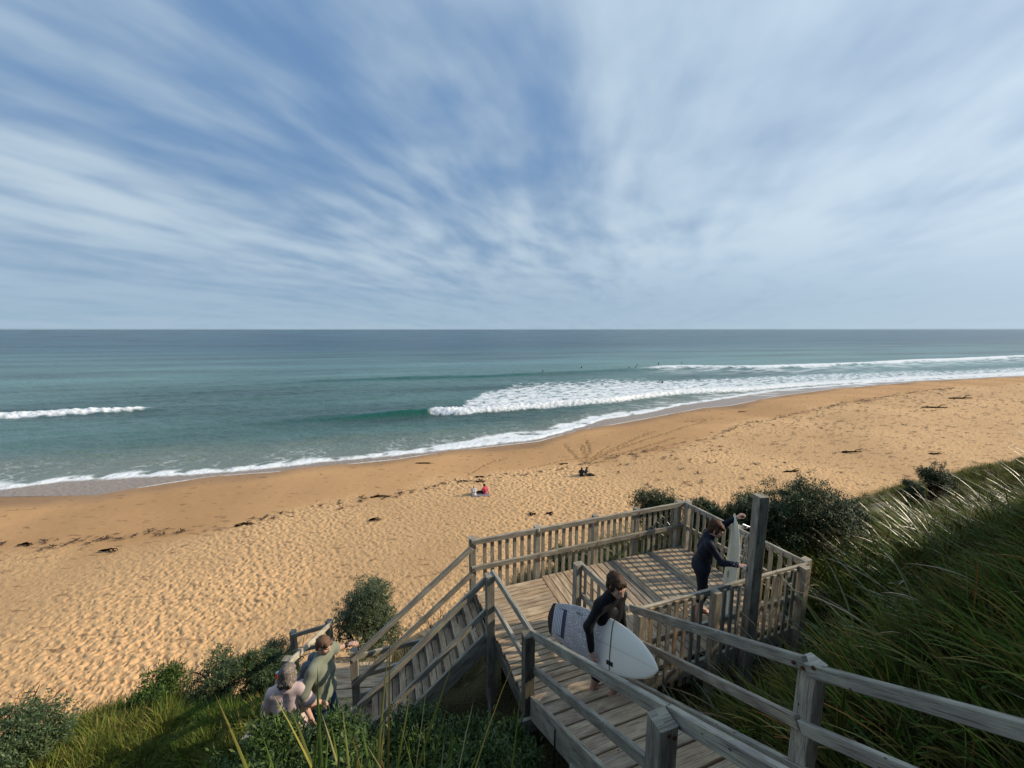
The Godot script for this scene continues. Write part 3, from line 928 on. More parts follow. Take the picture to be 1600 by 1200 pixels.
func shower() -> void:
	var t := thing("shower_post", "tall square grey timber shower post beside the platform", "post", D(3.40, 2.42, FL))
	var p := D(3.40, 2.42, 0)
	beam("post", Vector3(p.x, -5.4, p.z), Vector3(p.x, -2.20, p.z), 0.138, 0.138, [M.grey[2]], t, D(1, 0.25, 0) - D(0, 0, 0), 0.0)
	var hx := D(3.37, 2.24, -2.72)
	var arm := CylinderMesh.new()
	arm.top_radius = 0.012
	arm.bottom_radius = 0.012
	arm.height = 0.14
	part("shower_pipe", arm, M.chrome, t, Transform3D(Basis(Vector3(0, 0, 1), 1.2), D(3.36, 2.29, -2.70) - t.position))
	var rose := CylinderMesh.new()
	rose.top_radius = 0.018
	rose.bottom_radius = 0.04
	rose.height = 0.05
	part("shower_head", rose, M.chrome, t, Transform3D(Basis(Vector3(0, 0, 1), 0.35), hx - t.position))
	var tap := CylinderMesh.new()
	tap.top_radius = 0.03
	tap.bottom_radius = 0.034
	tap.height = 0.07
	part("tap", tap, M.chrome, t, Transform3D(Basis(Vector3(0.3, 0.9, 0).normalized(), Vector3(-0.9, 0.3, 0.2).normalized(), Vector3(0, 0, 1)), D(3.36, 2.34, -3.30) - t.position))
	# the water itself
	var drops := MultiMesh.new()
	drops.transform_format = MultiMesh.TRANSFORM_3D
	var s := SphereMesh.new()
	s.radius = 0.5
	s.height = 1.0
	s.radial_segments = 6
	s.rings = 4
	drops.mesh = s
	drops.instance_count = 900
	for k in 900:
		var fall := pow(rng.randf(), 0.8)
		var drop := fall * 1.55
		var spread := 0.03 + 0.17 * sqrt(fall)
		var q := hx + Vector3(rng.randf_range(-1.0, 0.6) * spread, -drop, rng.randf_range(-1, 1) * spread * 0.6)
		var w := rng.randf_range(0.002, 0.005)
		drops.set_instance_transform(k, Transform3D(Basis().scaled(Vector3(w, w * rng.randf_range(2.0, 7.0), w)), q))
	var o := MultiMeshInstance3D.new()
	o.name = "shower_water"
	o.multimesh = drops
	var wm := plain(Color(0.9, 0.93, 0.95), 0.1, 0.6)
	o.material_override = wm
	add_child(o)
	tag(o, "spray of water falling beside the tall shower post", "water spray", "", "stuff")

# ------------------------------------------------------------------ plants
class Blades:
	var v := PackedVector3Array()
	var n := PackedVector3Array()
	var c := PackedColorArray()
	var i := PackedInt32Array()

	func strip(root: Vector3, dir: Vector3, bend: Vector3, length: float, width: float, segs: int, col: Color, tip: Color) -> void:
		# a blade that starts along dir and is pulled over towards bend
		var p := root
		var d := dir.normalized()
		var base := v.size()
		var step := length / segs
		for k in segs + 1:
			var t := float(k) / segs
			var side := d.cross(Vector3(bend.x * 0.3, 1.0, bend.z * 0.3 + 0.05))
			if side.length() < 0.01:
				side = Vector3.RIGHT
			side = side.normalized()
			var w := width * 0.5 * (0.55 + 0.45 * minf(t * 4.0, 1.0)) * (1.0 - t * t * t)
			var nor := side.cross(d).normalized()
			v.append(p - side * w)
			v.append(p + side * w)
			n.append((nor - side * 0.45).normalized())
			n.append((nor + side * 0.45).normalized())
			var cc := col.lerp(tip, t * t)
			c.append(cc)
			c.append(cc)
			if k < segs:
				var a := base + k * 2
				for q in [a, a + 2, a + 1, a + 1, a + 2, a + 3]:
					i.append(q)
			p += d * step
			d = (d + bend * (step / length) * (0.6 + 1.2 * t)).normalized()

	func leaf(at: Vector3, dir: Vector3, up: Vector3, length: float, width: float, col: Color) -> void:
		var side := dir.cross(up).normalized()
		var nor := side.cross(dir).normalized()
		var b := v.size()
		v.append(at)
		v.append(at + dir * length * 0.45 - side * width * 0.5 + nor * width * 0.12)
		v.append(at + dir * length)
		v.append(at + dir * length * 0.45 + side * width * 0.5 + nor * width * 0.12)
		for k in 4:
			n.append((nor + side * [0.0, -0.3, 0.0, 0.3][k]).normalized())
			c.append(col)
		for q in [b, b + 1, b + 2, b, b + 2, b + 3]:
			i.append(q)

	func mesh() -> ArrayMesh:
		var arr := []
		arr.resize(Mesh.ARRAY_MAX)
		arr[Mesh.ARRAY_VERTEX] = v
		arr[Mesh.ARRAY_NORMAL] = n
		arr[Mesh.ARRAY_COLOR] = c
		arr[Mesh.ARRAY_INDEX] = i
		var m := ArrayMesh.new()
		m.add_surface_from_arrays(Mesh.PRIMITIVE_TRIANGLES, arr)
		return m

func pick(cols: Array) -> Color:
	var a: Color = cols[rng.randi() % cols.size()]
	return a * rng.randf_range(0.75, 1.25)

func tussock(count: int, h0: float, h1: float, width: float, spread: float, lean: Vector3, droop: float, cols: Array, tips: Array, segs := 5) -> ArrayMesh:
	var b := Blades.new()
	for k in count:
		var a := rng.randf() * TAU
		var r := sqrt(rng.randf())
		var out := Vector3(cos(a), 0, sin(a))
		var dir := (Vector3.UP + out * r * spread + lean * rng.randf_range(0.5, 1.2)).normalized()
		var col := pick(cols)
		b.strip(out * r * 0.09, dir, out * droop * rng.randf_range(0.2, 1.0) + lean * rng.randf_range(0.5, 1.4) + Vector3.DOWN * droop * rng.randf_range(0.2, 1.0), rng.randf_range(h0, h1), width * rng.randf_range(0.6, 1.3), segs, col, pick(tips) if rng.randf() < 0.35 else col)
	return b.mesh()

func scatter(called: String, meshes: Array, spots: Array, label: String, category: String, mat: Material, parent: Node = null) -> void:
	# spots: [position, scale, turn, tint]; the meshes share them out
	for k in meshes.size():
		var own := []
		for i in range(k, spots.size(), meshes.size()):
			own.append(spots[i])
		if own.is_empty():
			continue
		var mm := MultiMesh.new()
		mm.transform_format = MultiMesh.TRANSFORM_3D
		mm.use_colors = true
		mm.mesh = meshes[k]
		mm.instance_count = own.size()
		for i in own.size():
			var s: Array = own[i]
			var b := Basis(Vector3.UP, s[2]) * Basis(Vector3(rng.randf() - 0.5, 0, rng.randf() - 0.5).normalized(), rng.randf() * 0.22)
			mm.set_instance_transform(i, Transform3D(b.scaled(Vector3.ONE * s[1]), s[0]))
			mm.set_instance_color(i, s[3])
		var o := MultiMeshInstance3D.new()
		o.multimesh = mm
		o.material_override = mat
		o.name = numbered(called) if parent == null else called
		(self if parent == null else parent).add_child(o, true)
		tag(o, label, category, "", "stuff")

func sprig(count: int, radius: float, length: float, width: float, cols: Array) -> ArrayMesh:   # a tuft of small leaves round a twig end
	var b := Blades.new()
	for k in count:
		var d := Vector3(rng.randfn(), rng.randfn() + 0.5, rng.randfn()).normalized()
		var at := Vector3(rng.randfn(), rng.randfn(), rng.randfn()) * radius * 0.4
		b.leaf(at, d, Vector3(rng.randf() - 0.5, 1, rng.randf() - 0.5).normalized(), length * rng.randf_range(0.6, 1.3), width * rng.randf_range(0.7, 1.2), pick(cols))
	return b.mesh()

func tube(st: SurfaceTool, pts: Array, r0: float, r1: float, sides := 6) -> void:
	for k in pts.size() - 1:
		var p: Vector3 = pts[k]
		var q: Vector3 = pts[k + 1]
		var d := (q - p).normalized()
		var x := d.cross(Vector3(0.31, 0.2, 0.93)).normalized()
		var y := d.cross(x)
		var ra := lerpf(r0, r1, float(k) / (pts.size() - 1))
		var rb := lerpf(r0, r1, float(k + 1) / (pts.size() - 1))
		for s in sides:
			var a := TAU * s / sides
			var b := TAU * (s + 1) / sides
			var na := x * cos(a) + y * sin(a)
			var nb := x * cos(b) + y * sin(b)
			for vtx in [[p + na * ra, na], [p + nb * ra, nb], [q + nb * rb, nb], [p + na * ra, na], [q + nb * rb, nb], [q + na * rb, na]]:
				st.set_normal(vtx[1])
				st.add_vertex(vtx[0])

func branches(height: float, width: float, count: int, thick: float, depth := 2) -> ArrayMesh:
	var st := SurfaceTool.new()
	st.begin(Mesh.PRIMITIVE_TRIANGLES)
	for k in count:
		var a := TAU * (k + rng.randf() * 0.7) / count
		var out := Vector3(cos(a), 0, sin(a)) * width * 0.5 * rng.randf_range(0.3, 1.0)
		var top := out + Vector3.UP * height * rng.randf_range(0.6, 1.0)
		var mid := out * 0.45 + Vector3.UP * height * 0.4 + Vector3(rng.randfn(), 0, rng.randfn()) * 0.05
		tube(st, [Vector3(out.x * 0.08, -0.15, out.z * 0.08), mid, top], thick, thick * 0.4)
		for j in depth * 2:
			var s := mid.lerp(top, rng.randf())
			var e := s + Vector3(rng.randfn() * 0.6, rng.randf_range(0.3, 1.0), rng.randfn() * 0.6) * height * 0.3
			tube(st, [s, s.lerp(e, 0.5) + Vector3(rng.randfn(), rng.randfn(), rng.randfn()) * 0.02, e], thick * 0.45, thick * 0.15, 4)
			if depth > 1:
				for q in 3:
					var s2 := s.lerp(e, rng.randf_range(0.4, 1.0))
					tube(st, [s2, s2 + Vector3(rng.randfn() * 0.7, rng.randf_range(0.2, 1.0), rng.randfn() * 0.7) * height * 0.13], thick * 0.22, thick * 0.1, 3)
	return st.commit()

func bush(label: String, x: float, f: float, width: float, height: float, sprigs: Array, amount: int, tint: Color, mat_twig: Material, called := "coastal_bush", top := 99.0) -> void:
	var base := V(x, dune_y(x, f), f)
	if top < 50.0:
		height = maxf(top - base.y, 0.45)
	var t := thing(called, label, "bush", base)
	part("trunk", branches(height * 0.62, width * 0.6, 7, 0.02 + 0.010 * height), mat_twig, t)
	# lobes of unequal size; sprigs sit in the outer part of each, so that gaps stay between them
	var lobes := []
	var n := 10 + int(width * 5.0)
	for k in n:
		var a := TAU * k / n + rng.randf()
		var r := width * 0.5 * sqrt(rng.randf()) * 0.78
		var y := height * rng.randf_range(0.38, 0.85) * (1.0 - 0.35 * pow(r / (width * 0.5), 2.0))
		lobes.append([Vector3(cos(a) * r, y, sin(a) * r), minf(width, height) * rng.randf_range(0.17, 0.30)])
	var spots := []
	for k in amount:
		var l: Array = lobes[rng.randi() % n]
		var d := Vector3(rng.randfn(), rng.randfn() * 0.9 + 0.25, rng.randfn()).normalized()
		var rr: float = l[1] * pow(rng.randf(), 0.35) * (rng.randf_range(1.1, 1.5) if rng.randf() < 0.16 else 1.0)
		var p: Vector3 = l[0] + d * rr
		if p.y < 0.02:
			continue
		spots.append([p, rng.randf_range(0.7, 1.3), rng.randf() * TAU, tint * rng.randf_range(0.7, 1.35)])
	scatter("foliage", sprigs, spots, "", "", M.leaf, t)

func plants() -> void:
	var lean := Vector3(-0.55, 0, 0.05)
	# the long strap leaved grass of the hill
	var deep := [Color(0.070, 0.115, 0.022), Color(0.095, 0.140, 0.024), Color(0.055, 0.092, 0.020), Color(0.115, 0.130, 0.036)]
	var tips := [Color(0.20, 0.16, 0.05), Color(0.13, 0.14, 0.04), Color(0.26, 0.13, 0.05)]
	var hill := []
	for k in 4:
		hill.append(tussock(28, 0.30, 0.85, 0.026, 1.0, lean * [0.9, 0.5, 1.1, 0.2][k], 0.85, deep, tips))
	var spots := []
	for k in 4600:
		var x := rng.randf_range(1.5, 15.0)
		var f := rng.randf_range(0.6, 10.5)
		var q := V(x, 0, f)
		if f < 4.0 and x > 1.15 * f + 1.7:
			continue
		# not on the stairs or the platform
		var rel := Vector2(x + 0.66, f - 6.08)
		var a := rel.x * 0.947 + rel.y * 0.322
		var b := rel.x * 0.322 - rel.y * 0.947
		if b > -0.25 and b < 2.50 and a < 4.95:
			continue
		if b >= 2.5 and a < 1.42 - 0.04 * (b - 2.2):
			continue
		if x < 5.2 and f > 6.4 and rng.randf() < 0.6:
			continue
		var near_stairs := smoothstep(1.2, 3.2, a) if b > 2.3 else 1.0
		var s := rng.randf_range(0.6, 1.15) * lerpf(0.62, 1.0, near_stairs)
		if b > 2.4 and b < 3.3:
			s *= 0.75
		spots.append([V(x, dune_y(x, f) - 0.04, f), s, rng.randf_range(-0.9, 0.9), Color(rng.randf_range(0.85, 1.2), 1.0, rng.randf_range(0.7, 1.1)) * rng.randf_range(0.5, 1.6)])
	for k in 260:      # clumps grown up against the palings
		var a := rng.randf_range(1.9, 4.9)
		var q := D(a, rng.randf_range(2.55, 3.3), 0)
		spots.append([Vector3(q.x, dune_y(q.x, -q.z) - 0.02, q.z), rng.randf_range(0.65, 1.0), rng.randf_range(-0.9, 0.9), Color.WHITE * rng.randf_range(0.6, 1.5)])
	scatter("hill_grass", hill, spots, "dense dark green strap leaved grass over the hill right of the stairs", "grass", M.blade)

	# glossy single leaves that catch the light
	var shiny := []
	for k in 3:
		shiny.append(tussock(7, 0.6, 1.25, 0.022, 0.7, lean * 0.9, 0.6, [Color(0.075, 0.10, 0.03), Color(0.10, 0.12, 0.04)], tips, 7))
	var bright_spots := []
	for k in range(0, spots.size(), 4):
		var s: Array = spots[k]
		if s[0].z > -3.4 and s[0].x > 2.9:
			continue
		bright_spots.append([s[0] + Vector3(rng.randf_range(-0.2, 0.2), 0.05, rng.randf_range(-0.2, 0.2)), s[1] * 1.1, s[2], s[3]])
	scatter("strap_leaves", shiny, bright_spots, "glossy arching leaves standing out of the dark grass of the hill", "grass", M.gloss)

	# long leaves in the thicket at the bottom of the picture
	spots = []
	for k in 34:
		var x := rng.randf_range(-0.95, 0.12)
		var f := rng.randf_range(1.2, 2.1)
		spots.append([V(x, dune_y(x, f) - 0.03, f), rng.randf_range(0.8, 1.35), rng.randf() * TAU, Color.WHITE * rng.randf_range(0.8, 1.4)])
	scatter("foreground_grass", [tussock(14, 0.35, 0.85, 0.015, 0.5, Vector3.ZERO, 0.5, deep, tips, 6), tussock(12, 0.35, 0.9, 0.016, 0.6, Vector3.ZERO, 0.6, [Color(0.10, 0.14, 0.03), Color(0.075, 0.115, 0.03)], tips, 6)], spots, "long green leaves growing up through the thicket at the bottom edge", "grass", M.blade)

	# fine dull undergrowth below it
	var under := []
	for k in 2:
		under.append(tussock(60, 0.12, 0.36, 0.008, 1.1, lean * 0.5, 0.9, [Color(0.05, 0.075, 0.02), Color(0.075, 0.09, 0.03)], [Color(0.16, 0.13, 0.06)], 3))
	spots = []
	for k in 7000:
		var x := rng.randf_range(1.2, 12.0)
		var f := rng.randf_range(0.6, 9.5)
		var rel := Vector2(x + 0.66, f - 6.08)
		var a := rel.x * 0.947 + rel.y * 0.322
		var b := rel.x * 0.322 - rel.y * 0.947
		if (b > -0.2 and b < 2.4 and a < 4.9) or (b >= 2.3 and a < 1.36):
			continue
		spots.append([V(x, dune_y(x, f) - 0.02, f), rng.randf_range(0.7, 1.4), rng.randf() * TAU, Color.WHITE * rng.randf_range(0.6, 1.3)])
	scatter("undergrowth", under, spots, "low fine grass filling the ground among the hill's longer blades", "grass", M.blade)

	# grass of the slope to the left: yellow green, fine, sunlit
	var left := []
	var yellow := [Color(0.125, 0.165, 0.028), Color(0.100, 0.145, 0.030), Color(0.165, 0.165, 0.045), Color(0.075, 0.120, 0.030)]
	for k in 3:
		left.append(tussock(56, 0.10, 0.34, 0.0075, 0.9, Vector3(-0.35, 0, 0), 0.8, yellow, [Color(0.24, 0.19, 0.085), Color(0.16, 0.15, 0.05)], 4))
	spots = []
	for k in 6500:
		var x := rng.randf_range(-12.0, -3.2)
		var f := rng.randf_range(2.0, 10.0)
		if f > held(EDGE, x) + 1.5 or (x > -3.75 - 0.25 * maxf(f - 5.4, 0.0) and f > 3.2):
			continue
		var n: float = nz.hump.get_noise_2d(x * 1.4 + 9.0, f * 1.4)
		spots.append([V(x, dune_y(x, f) - 0.03, f), rng.randf_range(0.6, 1.25) * (1.0 + n * 0.7), rng.randf() * TAU, Color(1.0 + n, 1.05 + 0.4 * n, 0.9 + 0.6 * n) * rng.randf_range(0.7, 1.25)])
	scatter("slope_grass", left, spots, "yellow green grass on the dune slope left of the sandy path", "grass", M.blade)

	# dry scrub beyond the lower stairs
	var dry := []
	for k in 2:
		dry.append(tussock(40, 0.2, 0.55, 0.007, 1.0, Vector3(-0.2, 0, 0), 0.7, [Color(0.22, 0.17, 0.09), Color(0.16, 0.14, 0.06), Color(0.13, 0.135, 0.05)], [Color(0.30, 0.23, 0.12)], 4))
	spots = []
	for k in 1500:
		var x := rng.randf_range(-3.0, 3.2)
		var f := rng.randf_range(6.0, 11.5)
		if f < 6.2 + 0.34 * (x + 0.66) + 0.25 or f > held(EDGE, x) + 1.9:
			continue
		spots.append([V(x, dune_y(x, f) - 0.03, f), rng.randf_range(0.6, 1.2), rng.randf() * TAU, Color.WHITE * rng.randf_range(0.7, 1.2)])
	scatter("dry_scrub", dry, spots, "dry brown scrub on the slope beyond the lower stairs", "scrub", M.blade)

	# far edge of the dune on the right
	spots = []
	for k in 4500:
		var x := rng.randf_range(6.0, 42.0)
		var e := held(EDGE, x)
		var f := e + rng.randf_range(-3.5, 4.5)
		spots.append([V(x, dune_y(x, f) - 0.05, f), rng.randf_range(0.8, 1.5), rng.randf() * TAU, Color(1.2, 1.0, 0.9) * rng.randf_range(0.6, 1.1)])
	scatter("dune_grass", left, spots, "pale grass along the far edge of the dune", "grass", M.blade)

	# bushes
	var greygreen := [Color(0.080, 0.108, 0.050), Color(0.060, 0.090, 0.040), Color(0.115, 0.140, 0.080)]
	var darkgreen := [Color(0.040, 0.066, 0.024), Color(0.052, 0.080, 0.028), Color(0.032, 0.052, 0.020)]
	var bright := [Color(0.055, 0.095, 0.022), Color(0.075, 0.125, 0.028), Color(0.040, 0.070, 0.020)]
	var s_grey := [sprig(22, 0.075, 0.055, 0.016, greygreen), sprig(22, 0.075, 0.055, 0.016, greygreen)]
	var s_dark := [sprig(24, 0.09, 0.065, 0.018, darkgreen), sprig(24, 0.09, 0.065, 0.018, darkgreen)]
	var s_bright := [sprig(24, 0.07, 0.050, 0.017, bright), sprig(24, 0.07, 0.050, 0.017, bright)]
	var w := Color.WHITE
	bush("large rounded grey green bush against the sand beyond the lower stairs", -3.3, 8.0, 1.6, 1.75, s_grey, 1700, w, M.twig, "coastal_bush", -5.3)
	bush("small grey bush with bare twigs left of the low path fence", -5.45, 8.0, 0.8, 0.75, s_grey, 260, Color(1.1, 1.05, 0.95), M.deadtwig, "coastal_bush", -6.55)
	bush("little bright green plant behind the two walkers by the path fence", -4.15, 6.7, 0.42, 0.5, s_bright, 160, Color(1.1, 1.2, 1.0), M.twig)
	bush("dark green bush at the dune edge, nearest left of the woman in pink", -4.75, 6.5, 1.0, 0.75, s_dark, 520, Color(1.1, 1.1, 1.0), M.twig, "coastal_bush", -5.9)
	bush("grey tipped bush in the middle of the row along the left dune edge", -5.4, 6.25, 0.95, 0.72, s_grey, 480, Color(0.9, 0.95, 0.8), M.twig, "coastal_bush", -5.85)
	bush("low green bush where the left dune edge starts to drop to the sand", -6.0, 5.7, 0.8, 0.5, s_bright, 360, Color(1.0, 1.0, 0.8), M.twig, "coastal_bush", -5.75)
	bush("big grey green bush in the lower left corner of the slope", -6.7, 4.35, 1.2, 0.95, s_grey, 800, Color(0.85, 0.95, 0.8), M.twig, "coastal_bush", -4.95)
	var dead := thing("bare_bush", "leafless brown twiggy bush at the left edge of the slope", "bush", V(-7.5, dune_y(-7.5, 4.8) - 0.05, 4.8))
	part("twigs", branches(0.95, 1.1, 11, 0.014, 2), M.twig, dead)
	var dead2 := thing("bare_bush", "pale dead twigs at the left end of the row of dune edge bushes", "bush", V(-6.1, dune_y(-6.1, 6.1) - 0.05, 6.1))
	part("twigs", branches(0.7, 0.7, 9, 0.010, 2), M.deadtwig, dead2)
	var dead3 := thing("bare_bush", "thin bare brown bush showing between the two bars of the lower stairs", "bush", V(-1.75, dune_y(-1.75, 8.3) - 0.05, 8.3))
	part("twigs", branches(1.3, 1.0, 9, 0.012, 2), M.twig, dead3)

	bush("dark green bush peeping over the seaward balustrade near its corner", 3.75, 9.3, 1.25, 1.25, s_dark, 900, w, M.twig, "coastal_bush", -4.05)
	bush("rounded dark bush just beyond the far corner of the platform", 4.75, 9.0, 0.8, 1.25, s_dark, 520, w, M.twig, "coastal_bush", -4.0)
	bush("pointed green bush beyond the platform behind the boy at the shower", 5.15, 8.6, 0.85, 1.15, s_dark, 420, Color(1.15, 1.15, 1.0), M.twig, "coastal_bush", -4.0)
	bush("wide dark bush left half hidden by the tall shower post", 5.95, 8.4, 1.4, 1.35, s_dark, 1000, w, M.twig, "coastal_bush", -3.75)
	bush("tallest dark green bush right of the tall shower post", 6.95, 8.6, 1.8, 1.75, s_dark, 1500, Color(1.05, 1.1, 1.0), M.twig, "coastal_bush", -3.4)
	bush("low dark bush at the right end of the group beyond the platform", 8.0, 8.8, 1.1, 1.0, s_dark, 700, Color(0.8, 0.85, 0.8), M.twig, "coastal_bush", -3.95)
	var dead4 := thing("bare_bush", "tangle of grey dead branches under the tall dark bush", "bush", V(6.75, dune_y(6.75, 7.6), 7.6))
	part("twigs", branches(0.85, 1.0, 10, 0.014, 2), M.deadtwig, dead4)
	bush("small dark bush on the far right dune edge against the sand", 13.4, 11.6, 0.8, 0.8, s_dark, 320, w, M.twig, "coastal_bush", -4.0)
	bush("smaller dark bush left of another on the far right dune edge", 12.5, 11.4, 0.55, 0.55, s_dark, 160, w, M.twig, "coastal_bush", -4.35)
	bush("greenish brown low bush in the gap under the seaward balustrade", 1.6, 8.6, 1.6, 1.0, s_dark, 520, Color(1.0, 0.95, 0.9), M.twig)

	# dark bushes between the camera and the lower stairs
	var front := [[-2.35, 3.3, 1.15, 1.75, "bright green bush in front of the woman in pink"], [-1.75, 3.35, 1.0, 2.0, "dark leafy bush in front of the foot of the lower stairs"], [-1.15, 3.35, 1.0, 1.85, "dark leafy bush below the middle of the lower stairs"],
		[-0.6, 3.15, 0.95, 1.6, "dark leafy bush before the shadowed gap under the platform"], [-0.25, 2.6, 0.8, 1.3, "dark leafy bush against the near stringer of the upper stairs"], [-1.4, 2.5, 1.2, 1.35, "dark leafy bush at the bottom edge behind the foreground reeds"], [0.0, 3.35, 0.55, 1.0, "small leafy bush under the rail post at the turn of the stairs"], [-2.2, 2.8, 1.1, 1.75, "low green bush at the bottom left of the foreground thicket"]]
	for q in front:
		bush(q[4], q[0], q[1], q[2], q[3], s_bright, int(900 * q[2] * q[3]), Color(0.95, 0.95, 0.9), M.twig, "leafy_bush")

	# small leaved herbs among the hill's grass
	spots = []
	for k in 2200:
		var x := rng.randf_range(1.6, 9.5)
		var f := rng.randf_range(1.0, 7.0)
		var rel := Vector2(x + 0.66, f - 6.08)
		var a := rel.x * 0.947 + rel.y * 0.322
		var b := rel.x * 0.322 - rel.y * 0.947
		if (b > -0.2 and b < 2.5 and a < 5.0) or (b >= 2.3 and a < 1.45) or nz.hump.get_noise_2d(x * 1.8 + 30.0, f * 1.8) < 0.08:
			continue
		spots.append([V(x, dune_y(x, f) + rng.randf_range(0.08, 0.42), f), rng.randf_range(0.7, 1.3), rng.randf() * TAU, Color.WHITE * rng.randf_range(0.7, 1.3)])
	scatter("herbs", s_bright, spots, "patches of small bright leaves among the hill's dark grass", "herbs", M.leaf)

	# reeds in the foreground: each clump a thing, each blade a leaf of its own
	var reeds := [[-0.38, 1.25, "tall pale green reed clump in the foreground, left of centre", 7], [-0.16, 1.3, "sparse reed clump with brown tips in the middle of the foreground", 8], [0.04, 1.2, "yellow tipped reed clump at the bottom edge near the stairs", 9], [-0.60, 1.4, "thin reed clump rising before the walkers", 6]]
	for q in reeds:
		var at := V(q[0], dune_y(q[0], q[1]), q[1])
		var t := thing("reed_clump", q[2], "reeds", at)
		for k in q[3]:
			var b := Blades.new()
			var a := rng.randf() * TAU
			var out := Vector3(cos(a), 0, sin(a) * 0.6)
			var h := rng.randf_range(0.75, 1.45)
			var col := pick([Color(0.13, 0.15, 0.035), Color(0.10, 0.13, 0.035), Color(0.20, 0.18, 0.05)])
			b.strip(out * 0.06, Vector3(0, 1, 0) + out * 0.16, out * rng.randf_range(0.0, 0.4) + Vector3(-0.03, 0, 0), h, rng.randf_range(0.010, 0.017), 8, col, pick([Color(0.42, 0.24, 0.06), Color(0.40, 0.36, 0.20), col]))
			part("leaf", b.mesh(), M.blade, t)
	# strap leaves that stand out on the hill
	var bold := [[4.15, 3.1, "large strap leaves with a red brown tip on the hill at the right"], [3.3, 2.4, "upright yellow green leaves behind the right handrail"], [4.7, 3.6, "long arching strap leaves at the right edge of the hill"], [3.1, 3.2, "arching strap leaves on the hill near the shower post"]]
	for q in bold:
		var t := thing("strap_leaf_clump", q[2], "plant", V(q[0], dune_y(q[0], q[1]), q[1]))
		for k in 11:
			var b := Blades.new()
			var a := rng.randf() * TAU
			var out := Vector3(cos(a), 0, sin(a) * 0.7)
			var col := pick([Color(0.12, 0.14, 0.03), Color(0.085, 0.115, 0.03)])
			b.strip(out * 0.05, Vector3(-0.45, 1, 0) + out * 0.4, Vector3(-0.5, -0.35, 0) + out * 0.3, rng.randf_range(0.8, 1.35), rng.randf_range(0.016, 0.028), 8, col, pick([Color(0.45, 0.14, 0.05), Color(0.30, 0.26, 0.10), col]))
			part("leaf", b.mesh(), M.blade, t)

